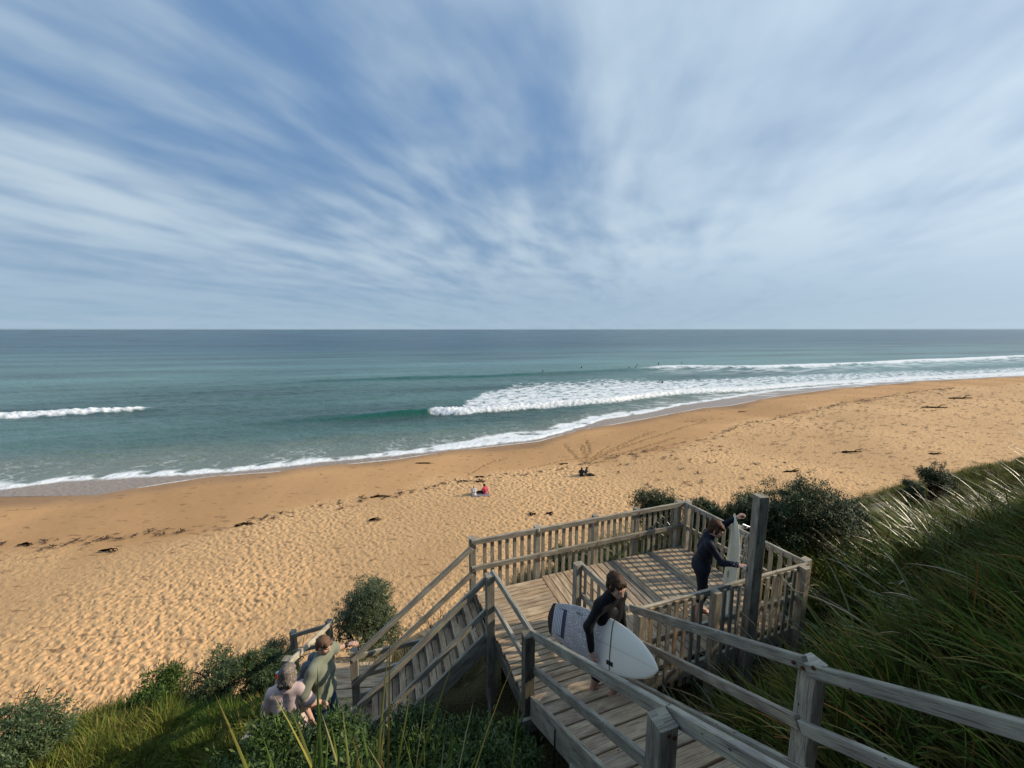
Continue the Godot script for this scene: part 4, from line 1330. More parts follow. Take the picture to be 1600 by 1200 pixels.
# ------------------------------------------------------------------ bodies: capsules and ellipsoids melted together and meshed as surface nets
class Flesh:
	var v := PackedVector3Array()
	var n := PackedVector3Array()
	var i := PackedInt32Array()

	func melt(prims: Array, cell: float, k: float, xf := Transform3D()) -> void:
		var lo := Vector3.ONE * 1e9
		var hi := Vector3.ONE * -1e9
		for p in prims:
			var r: float = maxf(p[2], p[3]) if p[0] is Vector3 and p.size() == 4 else 0.0
			if p.size() == 4:
				lo = lo.min(p[0] - Vector3.ONE * r).min(p[1] - Vector3.ONE * r)
				hi = hi.max(p[0] + Vector3.ONE * r).max(p[1] + Vector3.ONE * r)
			else:
				lo = lo.min(p[0] - p[1])
				hi = hi.max(p[0] + p[1])
		lo -= Vector3.ONE * cell * 3.0
		hi += Vector3.ONE * cell * 3.0
		var nx := int((hi.x - lo.x) / cell) + 2
		var ny := int((hi.y - lo.y) / cell) + 2
		var nzz := int((hi.z - lo.z) / cell) + 2
		var g := PackedFloat32Array()
		g.resize(nx * ny * nzz)
		g.fill(1.0)
		var pad := k + cell * 2.5
		for p in prims:
			var a: Vector3 = p[0]
			var b: Vector3 = p[1]
			var ball: bool = p.size() != 4
			var ra: float = 0.0 if ball else p[2]
			var rb: float = 0.0 if ball else p[3]
			var l := a.min(b) - Vector3.ONE * (maxf(ra, rb) + pad)
			var h := a.max(b) + Vector3.ONE * (maxf(ra, rb) + pad)
			if ball:
				l = a - b - Vector3.ONE * pad
				h = a + b + Vector3.ONE * pad
			var x0 := maxi(int((l.x - lo.x) / cell), 0)
			var x1 := mini(int((h.x - lo.x) / cell) + 1, nx - 1)
			var y0 := maxi(int((l.y - lo.y) / cell), 0)
			var y1 := mini(int((h.y - lo.y) / cell) + 1, ny - 1)
			var z0 := maxi(int((l.z - lo.z) / cell), 0)
			var z1 := mini(int((h.z - lo.z) / cell) + 1, nzz - 1)
			var ab := b - a
			var q := 1.0 / maxf(ab.dot(ab), 1e-8)
			var inv := Vector3.ONE / b if ball else Vector3.ONE
			var inv2 := inv * inv
			for z in range(z0, z1 + 1):
				for y in range(y0, y1 + 1):
					var at := (z * ny + y) * nx
					for x in range(x0, x1 + 1):
						var pt := Vector3(lo.x + x * cell, lo.y + y * cell, lo.z + z * cell) - a
						var d: float
						if ball:
							var k0 := (pt * inv).length()
							var k1 := (pt * inv2).length()
							d = k0 * (k0 - 1.0) / maxf(k1, 1e-6)
						else:
							var t := clampf(pt.dot(ab) * q, 0.0, 1.0)
							d = (pt - ab * t).length() - (ra + (rb - ra) * t)
						var f := g[at + x]
						var m := k - absf(f - d)
						g[at + x] = minf(f, d) - (m * m / (4.0 * k) if m > 0.0 else 0.0)
		var ids := PackedInt32Array()
		ids.resize(nx * ny * nzz)
		ids.fill(-1)
		var sy := nx
		var sz := nx * ny
		for z in nzz - 1:
			for y in ny - 1:
				var row := (z * ny + y) * nx
				for x in nx - 1:
					var c := row + x
					var c0 := g[c]
					if absf(c0) > cell * 2.2:
						continue
					var w := [c0, g[c + 1], g[c + sy], g[c + sy + 1], g[c + sz], g[c + sz + 1], g[c + sz + sy], g[c + sz + sy + 1]]
					var neg := 0
					for e in w:
						if e < 0.0:
							neg += 1
					if neg == 0 or neg == 8:
						continue
					var sum := Vector3.ZERO
					var cnt := 0
					for e in 12:
						var ea: int = EA[e]
						var eb: int = EB[e]
						if (w[ea] < 0.0) != (w[eb] < 0.0):
							var t: float = w[ea] / (w[ea] - w[eb])
							sum += CORNER[ea].lerp(CORNER[eb], t)
							cnt += 1
					ids[c] = v.size()
					v.append(xf * (lo + (Vector3(x, y, z) + sum / cnt) * cell))
					var gr := Vector3(w[1] + w[3] + w[5] + w[7] - w[0] - w[2] - w[4] - w[6], w[2] + w[3] + w[6] + w[7] - w[0] - w[1] - w[4] - w[5], w[4] + w[5] + w[6] + w[7] - w[0] - w[1] - w[2] - w[3])
					n.append((xf.basis * gr).normalized())
		for z in range(1, nzz - 1):
			for y in range(1, ny - 1):
				var row := (z * ny + y) * nx
				for x in range(1, nx - 1):
					var c := row + x
					var f := g[c]
					if absf(f) > cell * 2.2:
						continue
					if (f < 0.0) != (g[c + 1] < 0.0):
						quad(ids[c - sy - sz], ids[c - sz], ids[c], ids[c - sy], f < 0.0)
					if (f < 0.0) != (g[c + sy] < 0.0):
						quad(ids[c - sz - 1], ids[c - 1], ids[c], ids[c - sz], f < 0.0)
					if (f < 0.0) != (g[c + sz] < 0.0):
						quad(ids[c - 1 - sy], ids[c - sy], ids[c], ids[c - 1], f < 0.0)

	func quad(a: int, b: int, c: int, d: int, flip: bool) -> void:
		if a < 0 or b < 0 or c < 0 or d < 0:
			return
		var o := [a, c, b, a, d, c] if flip else [a, b, c, a, c, d]
		for q in o:
			i.append(q)

	const EA := [0, 2, 4, 6, 0, 1, 4, 5, 0, 1, 2, 3]
	const EB := [1, 3, 5, 7, 2, 3, 6, 7, 4, 5, 6, 7]
	const CORNER := [Vector3(0, 0, 0), Vector3(1, 0, 0), Vector3(0, 1, 0), Vector3(1, 1, 0), Vector3(0, 0, 1), Vector3(1, 0, 1), Vector3(0, 1, 1), Vector3(1, 1, 1)]

	func mesh() -> ArrayMesh:
		var arr := []
		arr.resize(Mesh.ARRAY_MAX)
		arr[Mesh.ARRAY_VERTEX] = v
		arr[Mesh.ARRAY_NORMAL] = n
		arr[Mesh.ARRAY_INDEX] = i
		var m := ArrayMesh.new()
		m.add_surface_from_arrays(Mesh.PRIMITIVE_TRIANGLES, arr)
		return m

# joints in the figure's own frame: x to its left, y up, z ahead. j: name -> Vector3
func bones(j: Dictionary, fat := 1.0, s := 1.0) -> Dictionary:
	var mid: Vector3 = (j.hip_l + j.hip_r) * 0.5
	var chest: Vector3 = j.chest
	var xs: Vector3 = (j.sh_l - j.sh_r).normalized()
	var f := fat
	return {
		"pelvis": [[j.hip_r, j.hip_l, 0.108 * f * s, 0.108 * f * s], [mid - xs * 0.03 + Vector3(0, 0.02, -0.03), mid + xs * 0.03 + Vector3(0, 0.02, -0.03), 0.11 * f * s, 0.11 * f * s]],
		"waist": [[mid.lerp(chest, 0.15) - xs * 0.035, mid.lerp(chest, 0.5) - xs * 0.04, 0.105 * f * s, 0.10 * f * s], [mid.lerp(chest, 0.15) + xs * 0.035, mid.lerp(chest, 0.5) + xs * 0.04, 0.105 * f * s, 0.10 * f * s]],
		"chest": [[chest - xs * 0.065 * s, chest.lerp((j.sh_l + j.sh_r) * 0.5, 0.6) - xs * 0.075 * s, 0.105 * lerpf(1.0, f, 0.8) * s, 0.085 * s], [chest + xs * 0.065 * s, chest.lerp((j.sh_l + j.sh_r) * 0.5, 0.6) + xs * 0.075 * s, 0.105 * lerpf(1.0, f, 0.8) * s, 0.085 * s]],
		"shoulders": [[j.sh_r, j.sh_l, 0.058 * s, 0.058 * s], [j.sh_r.lerp(j.neck, 0.3), j.neck, 0.05 * s, 0.058 * s], [j.sh_l.lerp(j.neck, 0.3), j.neck, 0.05 * s, 0.058 * s]],
		"neck": [[j.neck, j.head + (j.neck - j.head) * 0.25, 0.054 * s, 0.05 * s]],
		"arm_r": [[j.sh_r, j.el_r, 0.052 * s * lerpf(1, f, 0.6), 0.040 * s * lerpf(1, f, 0.5)]], "arm_l": [[j.sh_l, j.el_l, 0.052 * s * lerpf(1, f, 0.6), 0.040 * s * lerpf(1, f, 0.5)]],
		"fore_r": [[j.el_r, j.wr_r, 0.041 * s * lerpf(1, f, 0.4), 0.027 * s]], "fore_l": [[j.el_l, j.wr_l, 0.041 * s * lerpf(1, f, 0.4), 0.027 * s]],
		"thigh_r": [[j.hip_r, j.kn_r, 0.088 * f * s, 0.058 * s]], "thigh_l": [[j.hip_l, j.kn_l, 0.088 * f * s, 0.058 * s]],
		"shin_r": [[j.kn_r, j.an_r, 0.055 * s, 0.036 * s], [j.kn_r.lerp(j.an_r, 0.25) - Vector3(0, 0, 0.018), j.kn_r.lerp(j.an_r, 0.45) - Vector3(0, 0, 0.012), 0.050 * s, 0.042 * s]],
		"shin_l": [[j.kn_l, j.an_l, 0.055 * s, 0.036 * s], [j.kn_l.lerp(j.an_l, 0.25) - Vector3(0, 0, 0.018), j.kn_l.lerp(j.an_l, 0.45) - Vector3(0, 0, 0.012), 0.050 * s, 0.042 * s]],
	}

func foot(ankle: Vector3, ahead: Vector3, s := 1.0) -> Array:
	var side := ahead.cross(Vector3.UP).normalized()
	var down := ankle + Vector3.DOWN * 0.045
	var out := [[ankle, down - ahead * 0.035, 0.036 * s, 0.032 * s], [down - ahead * 0.03, down + ahead * 0.10 + Vector3.DOWN * 0.012, 0.034 * s, 0.026 * s], [ankle + Vector3.DOWN * 0.01, down + ahead * 0.11, 0.032 * s, 0.022 * s],
		[down + ahead * 0.115 - side * 0.024 + Vector3.DOWN * 0.012, down + ahead * 0.105 + side * 0.026 + Vector3.DOWN * 0.012, 0.022 * s, 0.020 * s]]
	for t in 5:
		var x := -0.030 + 0.0145 * t
		var l: float = [0.165, 0.168, 0.160, 0.150, 0.138][t]
		out.append([down + ahead * 0.12 + side * x + Vector3.DOWN * 0.016, down + ahead * l + side * x * 1.1 + Vector3.DOWN * 0.020, 0.011 * s, 0.0095 * s])
	return out

# a hand: fingers run along y, z is the back of the hand, the thumb is on the +x side (mirrored by thumb = -1)
func hand(curl: float, thumb := 1.0, s := 1.0) -> Array:
	var out := []
	var x0 := [0.030, 0.010, -0.010, -0.029]
	var len0 := [0.072, 0.080, 0.074, 0.058]
	for k in 4:
		var x: float = x0[k] * thumb
		var knuckle := Vector3(x, 0.088 - 0.004 * absf(k - 1), 0)
		out.append([Vector3(x * 0.55, 0.005, 0), knuckle, 0.015, 0.0125])
		var p := knuckle
		var a := curl * 0.55
		for q in 3:
			var l: float = len0[k] * [0.45, 0.32, 0.25][q]
			var d := Vector3(x * 0.5 * (1.0 - curl * 0.6), cos(a), -sin(a)).normalized()
			out.append([p, p + d * l, 0.0095 - 0.001 * q, 0.0088 - 0.001 * q])
			p += d * l
			a += curl
	var t0 := Vector3(0.022 * thumb, 0.022, -0.006)
	var t1 := Vector3(0.048 * thumb, 0.052, -0.020)
	var t2 := t1 + Vector3(0.006 * thumb * (1.0 - curl), 0.032, -0.016 * (0.5 + curl))
	out.append([t0, t1, 0.015, 0.012])
	out.append([t1, t2, 0.0115, 0.009])
	for p in out:
		p[0] *= s
		p[1] *= s
		p[2] *= s
		p[3] *= s
	return out

func frame(at: Vector3, y: Vector3, z: Vector3) -> Transform3D:
	y = y.normalized()
	var x := y.cross(z).normalized()
	return Transform3D(Basis(x, y, x.cross(y)), at)

const HEAD := [[Vector3(0, 0.028, -0.012), Vector3(0.076, 0.088, 0.094)], [Vector3(0, -0.04, 0.022), Vector3(0.058, 0.066, 0.066)], [Vector3(0, -0.088, 0.052), Vector3(0.026, 0.020, 0.024)],
	[Vector3(0, 0.012, 0.082), Vector3(0, -0.026, 0.102), 0.009, 0.0135], [Vector3(-0.012, -0.030, 0.090), Vector3(0.012, -0.030, 0.090), 0.009, 0.009], [Vector3(-0.034, 0.026, 0.074), Vector3(0.034, 0.026, 0.074), 0.013, 0.013],
	[Vector3(-0.016, -0.058, 0.080), Vector3(0.016, -0.058, 0.080), 0.0085, 0.0085], [Vector3(-0.077, -0.004, -0.004), Vector3(0.011, 0.032, 0.020)], [Vector3(0.077, -0.004, -0.004), Vector3(0.011, 0.032, 0.020)], [Vector3(-0.046, -0.016, 0.056), Vector3(0.046, -0.016, 0.056), 0.022, 0.022],
	[Vector3(0, -0.03, -0.02), Vector3(0, -0.13, -0.03), 0.052, 0.050]]

func cloth(bn: Dictionary, want: Array, inflate: float) -> Array:
	# want: [bone, from, to, extra at the end]
	var out := []
	for w in want:
		for p in bn[w[0]]:
			var a: Vector3 = p[0].lerp(p[1], w[1])
			var b: Vector3 = p[0].lerp(p[1], w[2])
			out.append([a, b, lerpf(p[2], p[3], w[1]) + inflate, lerpf(p[2], p[3], w[2]) + inflate + w[3]])
	return out

func rumple(f: Flesh, freq: float, amount: float, stretch := Vector3.ONE) -> void:
	var n := noise(FastNoiseLite.TYPE_SIMPLEX_SMOOTH, freq, 77, 2)
	for k in f.v.size():
		var p := f.v[k] * stretch
		f.v[k] += f.n[k] * amount * n.get_noise_3d(p.x, p.y, p.z)

func skin(r: float, g: float, b: float) -> StandardMaterial3D:
	var m := plain(srgb(r, g, b), 0.55, 0.4)
	m.subsurf_scatter_enabled = true
	m.subsurf_scatter_strength = 0.12
	return m

func fabric(c: Color, rough := 0.9) -> StandardMaterial3D:
	var m := plain(c, rough, 0.25)
	m.rim_enabled = true
	m.rim = 0.25
	m.heightmap_enabled = true
	m.heightmap_texture = M.sand.heightmap_texture
	m.heightmap_scale = 0.12
	m.uv1_triplanar = true
	m.uv1_scale = Vector3(2.2, 1.6, 2.2)
	return m

func figure(root: Node3D, j: Dictionary, o: Dictionary) -> Dictionary:
	# body, head, hands and feet are one mesh
	var s: float = o.get("size", 1.0)
	var bn := bones(j, o.get("fat", 1.0), s)
	var prims := []
	for k in bn:
		prims.append_array(bn[k])
	var fl := Flesh.new()
	fl.melt(prims, o.get("cell", 0.013), 0.035)
	var face: Vector3 = o.face
	var hx := frame(j.head, o.get("crown", Vector3.UP), face)
	hx.basis = hx.basis.scaled(Vector3.ONE * o.get("head_size", 1.0))
	fl.melt(HEAD, o.get("head_cell", 0.005), 0.018, hx)
	for sd in ["r", "l"]:
		if o.has("hand_" + sd):
			var h: Array = o["hand_" + sd]     # direction of the fingers, back of the hand, curl
			fl.melt(hand(h[2], h[3], s), o.get("hand_cell", 0.004), 0.006, frame(j["wr_" + sd], h[0], h[1]))
		if o.has("foot_" + sd):
			fl.melt(foot(j["an_" + sd], o["foot_" + sd], s), 0.006, 0.014)
	var body := part("body", fl.mesh(), o.skin, root)
	if o.get("eyes", true):
		for x in [-0.030, 0.030]:
			var e := SphereMesh.new()
			e.radius = 0.0055
			e.height = 0.011
			e.radial_segments = 10
			e.rings = 6
			part("eye", e, M.black, body, Transform3D(hx.basis, hx * Vector3(x, 0.008, 0.0795)))
	var hair := Flesh.new()
	hair.melt(o.hair, 0.006, 0.02, hx)
	rumple(hair, 34.0, 0.016, Vector3(1, 0.35, 1))
	rumple(hair, 90.0, 0.006, Vector3(1, 0.25, 1))
	part("hair", hair.mesh(), o.hair_mat, root)
	for c in o.get("clothes", []):
		var w := Flesh.new()
		var pr := cloth(bn, c[1], c[2])
		if c.size() > 5:
			pr.append_array(c[5])
		w.melt(pr, o.get("cell", 0.013), 0.04)
		if c[4] > 0.0:
			rumple(w, 8.0, c[4], Vector3(1, 0.45, 1))
		part(c[0], w.mesh(), c[3], root)
	return bn

const SHORT_HAIR := [[Vector3(0, 0.055, -0.022), Vector3(0.086, 0.080, 0.100)], [Vector3(0, 0.0, -0.055), Vector3(0.080, 0.085, 0.060)], [Vector3(-0.035, 0.072, 0.068), Vector3(0.04, 0.066, 0.078), 0.026, 0.026]]
const MOP_HAIR := [[Vector3(0, 0.062, -0.030), Vector3(0.088, 0.082, 0.103)], [Vector3(0, -0.005, -0.055), Vector3(0.086, 0.090, 0.062)], [Vector3(-0.075, 0.03, 0.01), Vector3(-0.078, -0.022, 0.012), 0.026, 0.018], [Vector3(0.075, 0.03, 0.01), Vector3(0.078, -0.022, 0.012), 0.026, 0.018],
	[Vector3(-0.045, 0.086, 0.048), Vector3(0.045, 0.086, 0.048), 0.022, 0.022], [Vector3(-0.045, 0.076, 0.070), Vector3(-0.05, 0.058, 0.074), 0.012, 0.006], [Vector3(-0.01, 0.078, 0.076), Vector3(-0.02, 0.062, 0.082), 0.012, 0.005], [Vector3(0.035, 0.076, 0.072), Vector3(0.03, 0.058, 0.077), 0.012, 0.006]]
const BOB_HAIR := [[Vector3(0, 0.045, -0.02), Vector3(0.098, 0.092, 0.112)], [Vector3(0, -0.04, -0.05), Vector3(0.10, 0.10, 0.07)], [Vector3(-0.075, 0.0, 0.0), Vector3(-0.085, -0.085, -0.01), 0.035, 0.030], [Vector3(0.075, 0.0, 0.0), Vector3(0.085, -0.085, -0.01), 0.035, 0.030], [Vector3(-0.04, -0.08, -0.075), Vector3(-0.05, -0.105, -0.07), 0.05, 0.04], [Vector3(0.04, -0.08, -0.075), Vector3(0.05, -0.105, -0.07), 0.05, 0.04]]

func people() -> void:
	var fair := skin(0.56, 0.34, 0.26)
	var tan_ := skin(0.50, 0.29, 0.20)
	var strands := noise_picture(0.03, 61, 4, 256)
	var ramp := Gradient.new()
	ramp.set_color(0, Color(0.42, 0.42, 0.42))
	ramp.set_color(1, Color(1.0, 1.0, 1.0))
	ramp.set_offset(0, 0.28)
	ramp.set_offset(1, 0.72)
	strands.color_ramp = ramp
	var brown := plain(srgb(0.10, 0.055, 0.030), 0.6, 0.35)
	var red_brown := plain(srgb(0.155, 0.07, 0.038), 0.6, 0.35)
	var grey_hair := plain(srgb(0.38, 0.32, 0.28), 0.6, 0.35)
	for m in [brown, red_brown, grey_hair]:
		m.albedo_texture = strands
		m.uv1_triplanar = true
		m.uv1_scale = Vector3(9, 2.2, 9)
	var neoprene := fabric(srgb(0.010, 0.011, 0.013), 0.55)
	var navy := fabric(srgb(0.012, 0.016, 0.026), 0.6)
	var panel := plain(srgb(0.030, 0.031, 0.034), 0.38, 0.5)
	var suit := [["pelvis", 0, 1, 0], ["waist", 0, 1, 0], ["chest", 0, 1, 0], ["shoulders", 0, 1, 0], ["neck", 0, 0.42, 0], ["arm_r", 0, 1, 0], ["arm_l", 0, 1, 0], ["fore_r", 0, 0.93, 0.001], ["fore_l", 0, 0.93, 0.001], ["thigh_r", 0, 1, 0], ["thigh_l", 0, 1, 0], ["shin_r", 0, 0.22, 0.003], ["shin_l", 0, 0.22, 0.003]]

	# the boy who walks up with a board under his arm
	var p1 := thing("person", "barefoot boy in a black wetsuit climbing the stairs with a white surfboard under his arm", "person", V(1.075, -4.27, 3.95), deg_to_rad(33.5))
	var j := {"hip_r": Vector3(-0.085, 0.80, 0.0), "hip_l": Vector3(0.085, 0.80, 0.03), "kn_r": Vector3(-0.09, 0.41, 0.0), "kn_l": Vector3(0.04, 0.53, 0.17), "an_r": Vector3(-0.085, 0.018, -0.11), "an_l": Vector3(-0.015, 0.188, 0.15),
		"chest": Vector3(0, 1.09, 0.03), "sh_r": Vector3(-0.165, 1.275, 0.04), "sh_l": Vector3(0.165, 1.275, 0.05), "neck": Vector3(0, 1.325, 0.05), "head": Vector3(0.01, 1.475, 0.115), "el_r": Vector3(-0.305, 1.075, 0.02), "wr_r": Vector3(-0.345, 0.865, 0.11), "el_l": Vector3(0.215, 1.02, 0.02), "wr_l": Vector3(0.20, 0.80, 0.11)}
	figure(p1, j, {"size": 0.98, "cell": 0.012, "skin": fair, "face": Vector3(-0.10, -0.26, 0.95), "crown": Vector3(-0.03, 0.95, 0.26), "hair": MOP_HAIR, "hair_mat": brown,
		"hand_r": [Vector3(0.12, -0.95, 0.2), Vector3(-0.97, -0.12, 0.0), 0.75, 1.0], "hand_l": [Vector3(0, -0.95, 0.25), Vector3(0.95, 0, 0.1), 0.45, -1.0], "foot_r": Vector3(-0.12, -0.02, 0.98), "foot_l": Vector3(0.10, 0.0, 0.99),
		"clothes": [["wetsuit", suit, 0.007, neoprene, 0.008], ["chest_panel", [], 0.0, panel, 0.0, [[Vector3(0.0, 1.165, 0.078), Vector3(0.118, 0.080, 0.056)]]]]})

	# the boy who rinses his board
	var p2 := thing("person", "boy in a dark navy wetsuit rinsing a cream surfboard at the tall shower post", "person", V(2.88, -4.5, 5.54), deg_to_rad(70.0))
	j = {"hip_r": Vector3(-0.085, 0.86, 0.07), "hip_l": Vector3(0.085, 0.86, 0.07), "kn_r": Vector3(-0.10, 0.46, 0.10), "kn_l": Vector3(0.10, 0.46, 0.13), "an_r": Vector3(-0.11, 0.08, 0.03), "an_l": Vector3(0.12, 0.08, 0.10),
		"chest": Vector3(0, 1.13, 0.10), "sh_r": Vector3(-0.165, 1.31, 0.14), "sh_l": Vector3(0.155, 1.34, 0.15), "neck": Vector3(0, 1.375, 0.14), "head": Vector3(-0.02, 1.50, 0.23), "el_r": Vector3(-0.25, 1.12, 0.30), "wr_r": Vector3(-0.36, 1.19, 0.49), "el_l": Vector3(0.21, 1.49, 0.37), "wr_l": Vector3(0.16, 1.66, 0.52)}
	figure(p2, j, {"size": 0.98, "cell": 0.012, "skin": fair, "face": Vector3(-0.25, -0.45, 0.86), "crown": Vector3(0, 0.88, 0.45), "hair": MOP_HAIR, "hair_mat": red_brown,
		"hand_r": [Vector3(-0.25, 0.05, 0.95), Vector3(-0.3, 0.95, -0.1), 0.7, -1.0], "hand_l": [Vector3(-0.1, 0.75, 0.65), Vector3(0.1, 0.65, -0.75), 0.95, 1.0], "foot_r": Vector3(-0.1, 0, 0.99), "foot_l": Vector3(0.15, 0, 0.98),
		"clothes": [["wetsuit", suit, 0.007, navy, 0.008]]})

	# the man on the path
	var p3 := thing("person", "man in a sage green T shirt and jeans reaching for the stair rail post", "person", V(-2.74, -6.07, 4.86), deg_to_rad(84.0))
	j = {"hip_r": Vector3(-0.095, 0.90, 0), "hip_l": Vector3(0.095, 0.90, 0), "kn_r": Vector3(-0.10, 0.49, 0.03), "kn_l": Vector3(0.11, 0.49, 0.08), "an_r": Vector3(-0.10, 0.08, -0.06), "an_l": Vector3(0.11, 0.08, 0.06),
		"chest": Vector3(0, 1.22, 0.02), "sh_r": Vector3(-0.20, 1.43, 0.02), "sh_l": Vector3(0.20, 1.43, 0.04), "neck": Vector3(0, 1.485, 0.035), "head": Vector3(0, 1.645, 0.085), "el_r": Vector3(-0.37, 1.17, -0.03), "wr_r": Vector3(-0.39, 0.93, 0.09), "el_l": Vector3(0.38, 1.23, 0.0), "wr_l": Vector3(0.50, 1.22, 0.13)}
	var shirt := fabric(srgb(0.205, 0.225, 0.175))
	var denim := fabric(srgb(0.035, 0.075, 0.17))
	var shoe := plain(srgb(0.06, 0.055, 0.05), 0.8)
	var strap := plain(srgb(0.012, 0.012, 0.013), 0.5)
	var tee := [["pelvis", 0, 1, 0.004], ["waist", 0, 1, 0.004], ["chest", 0, 1, 0], ["shoulders", 0, 1, 0], ["arm_r", 0, 0.78, 0.016], ["arm_l", 0, 0.78, 0.016]]
	var jeans := [["pelvis", 0, 1, 0], ["thigh_r", 0, 1, 0.006], ["thigh_l", 0, 1, 0.006], ["shin_r", 0, 1, 0.02], ["shin_l", 0, 1, 0.02]]
	var feet := func(jj): return [[jj.an_r + Vector3(0, -0.04, -0.03), jj.an_r + Vector3(0, -0.045, 0.14), 0.042, 0.036], [jj.an_l + Vector3(0, -0.04, -0.03), jj.an_l + Vector3(0, -0.045, 0.14), 0.042, 0.036]]
	figure(p3, j, {"size": 1.08, "fat": 1.14, "cell": 0.014, "skin": fair, "face": Vector3(-0.15, -0.22, 0.95), "crown": Vector3(0, 0.97, 0.22), "hair": SHORT_HAIR, "hair_mat": plain(srgb(0.15, 0.085, 0.05), 0.65),
		"hand_r": [Vector3(0, -0.95, 0.2), Vector3(-0.95, 0, 0), 0.5, 1.0], "hand_l": [Vector3(0.25, 0.1, 0.95), Vector3(0, 0.95, -0.2), 0.5, -1.0],
		"clothes": [["jeans", jeans, 0.006, denim, 0.006], ["t_shirt", tee, 0.016, shirt, 0.022], ["shoes", [], 0.0, shoe, 0.0, feet.call(j)], ["watch", [["fore_l", 0.86, 0.95, 0.0]], 0.007, strap, 0.0]]})
	var pack := thing("backpack", "grey blue backpack worn by the man in the green T shirt", "backpack", p3.position, p3.rotation.y)
	var pf := Flesh.new()
	pf.melt([[Vector3(-0.08, 1.12, -0.19), Vector3(-0.08, 1.36, -0.15), 0.085, 0.075], [Vector3(0.08, 1.12, -0.19), Vector3(0.08, 1.36, -0.15), 0.085, 0.075], [Vector3(-0.05, 1.14, -0.26), Vector3(0.05, 1.14, -0.26), 0.06, 0.06]], 0.014, 0.03)
	part("bag", pf.mesh(), fabric(srgb(0.11, 0.14, 0.165)), pack)
	for x in [-0.12, 0.12]:
		var sf := Flesh.new()
		sf.melt([[Vector3(x, 1.40, -0.12), Vector3(x * 1.05, 1.505, 0.03), 0.018, 0.018]], 0.010, 0.01)
		part("shoulder_strap", sf.mesh(), fabric(srgb(0.08, 0.10, 0.12)), pack)

	# the woman beside him
	var p4 := thing("person", "woman with a grey brown bob in a pale pink T shirt, seen from behind", "person", V(-3.0, -6.07, 4.48), deg_to_rad(192.0))
	j = {"hip_r": Vector3(-0.095, 0.82, 0), "hip_l": Vector3(0.095, 0.82, 0), "kn_r": Vector3(-0.10, 0.45, 0.03), "kn_l": Vector3(0.10, 0.45, 0.05), "an_r": Vector3(-0.10, 0.08, -0.05), "an_l": Vector3(0.10, 0.08, 0.05),
		"chest": Vector3(0, 1.10, 0.02), "sh_r": Vector3(-0.172, 1.30, 0.03), "sh_l": Vector3(0.172, 1.28, 0.03), "neck": Vector3(0, 1.345, 0.03), "head": Vector3(-0.01, 1.495, 0.075), "el_r": Vector3(-0.30, 1.09, -0.02), "wr_r": Vector3(-0.40, 0.93, 0.12), "el_l": Vector3(0.28, 1.06, 0.04), "wr_l": Vector3(0.23, 1.17, 0.25)}
	figure(p4, j, {"size": 1.02, "fat": 1.04, "cell": 0.014, "skin": fair, "face": Vector3(-0.1, -0.30, 0.94), "crown": Vector3(0, 0.94, 0.3), "hair": BOB_HAIR, "hair_mat": grey_hair,
		"hand_r": [Vector3(-0.35, -0.75, 0.5), Vector3(-0.7, 0.6, 0.2), 0.4, 1.0], "hand_l": [Vector3(-0.1, 0.85, 0.5), Vector3(0.8, 0.1, -0.3), 0.8, -1.0],
		"clothes": [["trousers", jeans, 0.008, fabric(srgb(0.30, 0.30, 0.31)), 0.006], ["t_shirt", tee, 0.020, fabric(srgb(0.58, 0.455, 0.445)), 0.022], ["shoes", [], 0.0, shoe, 0.0, feet.call(j)]]})
	var cup := thing("drink_can", "small orange red can in the raised hand of the woman in pink", "can", p4.position, p4.rotation.y)
	var cc := CylinderMesh.new()
	cc.top_radius = 0.030
	cc.bottom_radius = 0.032
	cc.height = 0.11
	var can := part("can_body", cc, plain(srgb(0.65, 0.10, 0.05), 0.4), cup, Transform3D(Basis(), Vector3(0.205, 1.285, 0.30)))
	var cl := CylinderMesh.new()
	cl.top_radius = 0.024
	cl.bottom_radius = 0.029
	cl.height = 0.008
	part("lid", cl, M.chrome, can, Transform3D(Basis(), Vector3(0, 0.059, 0)))

	# people sitting on the sand
	var sit := {"hip_r": Vector3(-0.085, 0.12, 0), "hip_l": Vector3(0.085, 0.12, 0), "kn_r": Vector3(-0.12, 0.42, 0.34), "kn_l": Vector3(0.12, 0.40, 0.36), "an_r": Vector3(-0.10, 0.08, 0.58), "an_l": Vector3(0.10, 0.08, 0.62),
		"chest": Vector3(0, 0.42, 0.0), "sh_r": Vector3(-0.175, 0.60, 0.04), "sh_l": Vector3(0.175, 0.60, 0.04), "neck": Vector3(0, 0.66, 0.05), "head": Vector3(0, 0.80, 0.08), "el_r": Vector3(-0.24, 0.40, 0.12), "wr_r": Vector3(-0.14, 0.42, 0.33), "el_l": Vector3(0.24, 0.40, 0.12), "wr_l": Vector3(0.14, 0.41, 0.33)}
	var flat := sit.duplicate()
	flat.kn_r = Vector3(-0.10, 0.14, 0.44)
	flat.kn_l = Vector3(0.10, 0.20, 0.43)
	flat.an_r = Vector3(-0.11, 0.06, 0.85)
	flat.an_l = Vector3(0.10, 0.06, 0.83)
	flat.chest = Vector3(0, 0.42, -0.05)
	flat.wr_r = Vector3(-0.30, 0.06, -0.25)
	flat.el_r = Vector3(-0.27, 0.33, -0.12)
	var top := [["pelvis", 0, 1, 0], ["waist", 0, 1, 0], ["chest", 0, 1, 0], ["shoulders", 0, 1, 0], ["arm_r", 0, 0.9, 0.01], ["arm_l", 0, 0.9, 0.01]]
	var legs := [["pelvis", 0, 1, 0], ["thigh_r", 0, 1, 0.004], ["thigh_l", 0, 1, 0.004], ["shin_r", 0, 0.9, 0.01], ["shin_l", 0, 0.9, 0.01]]
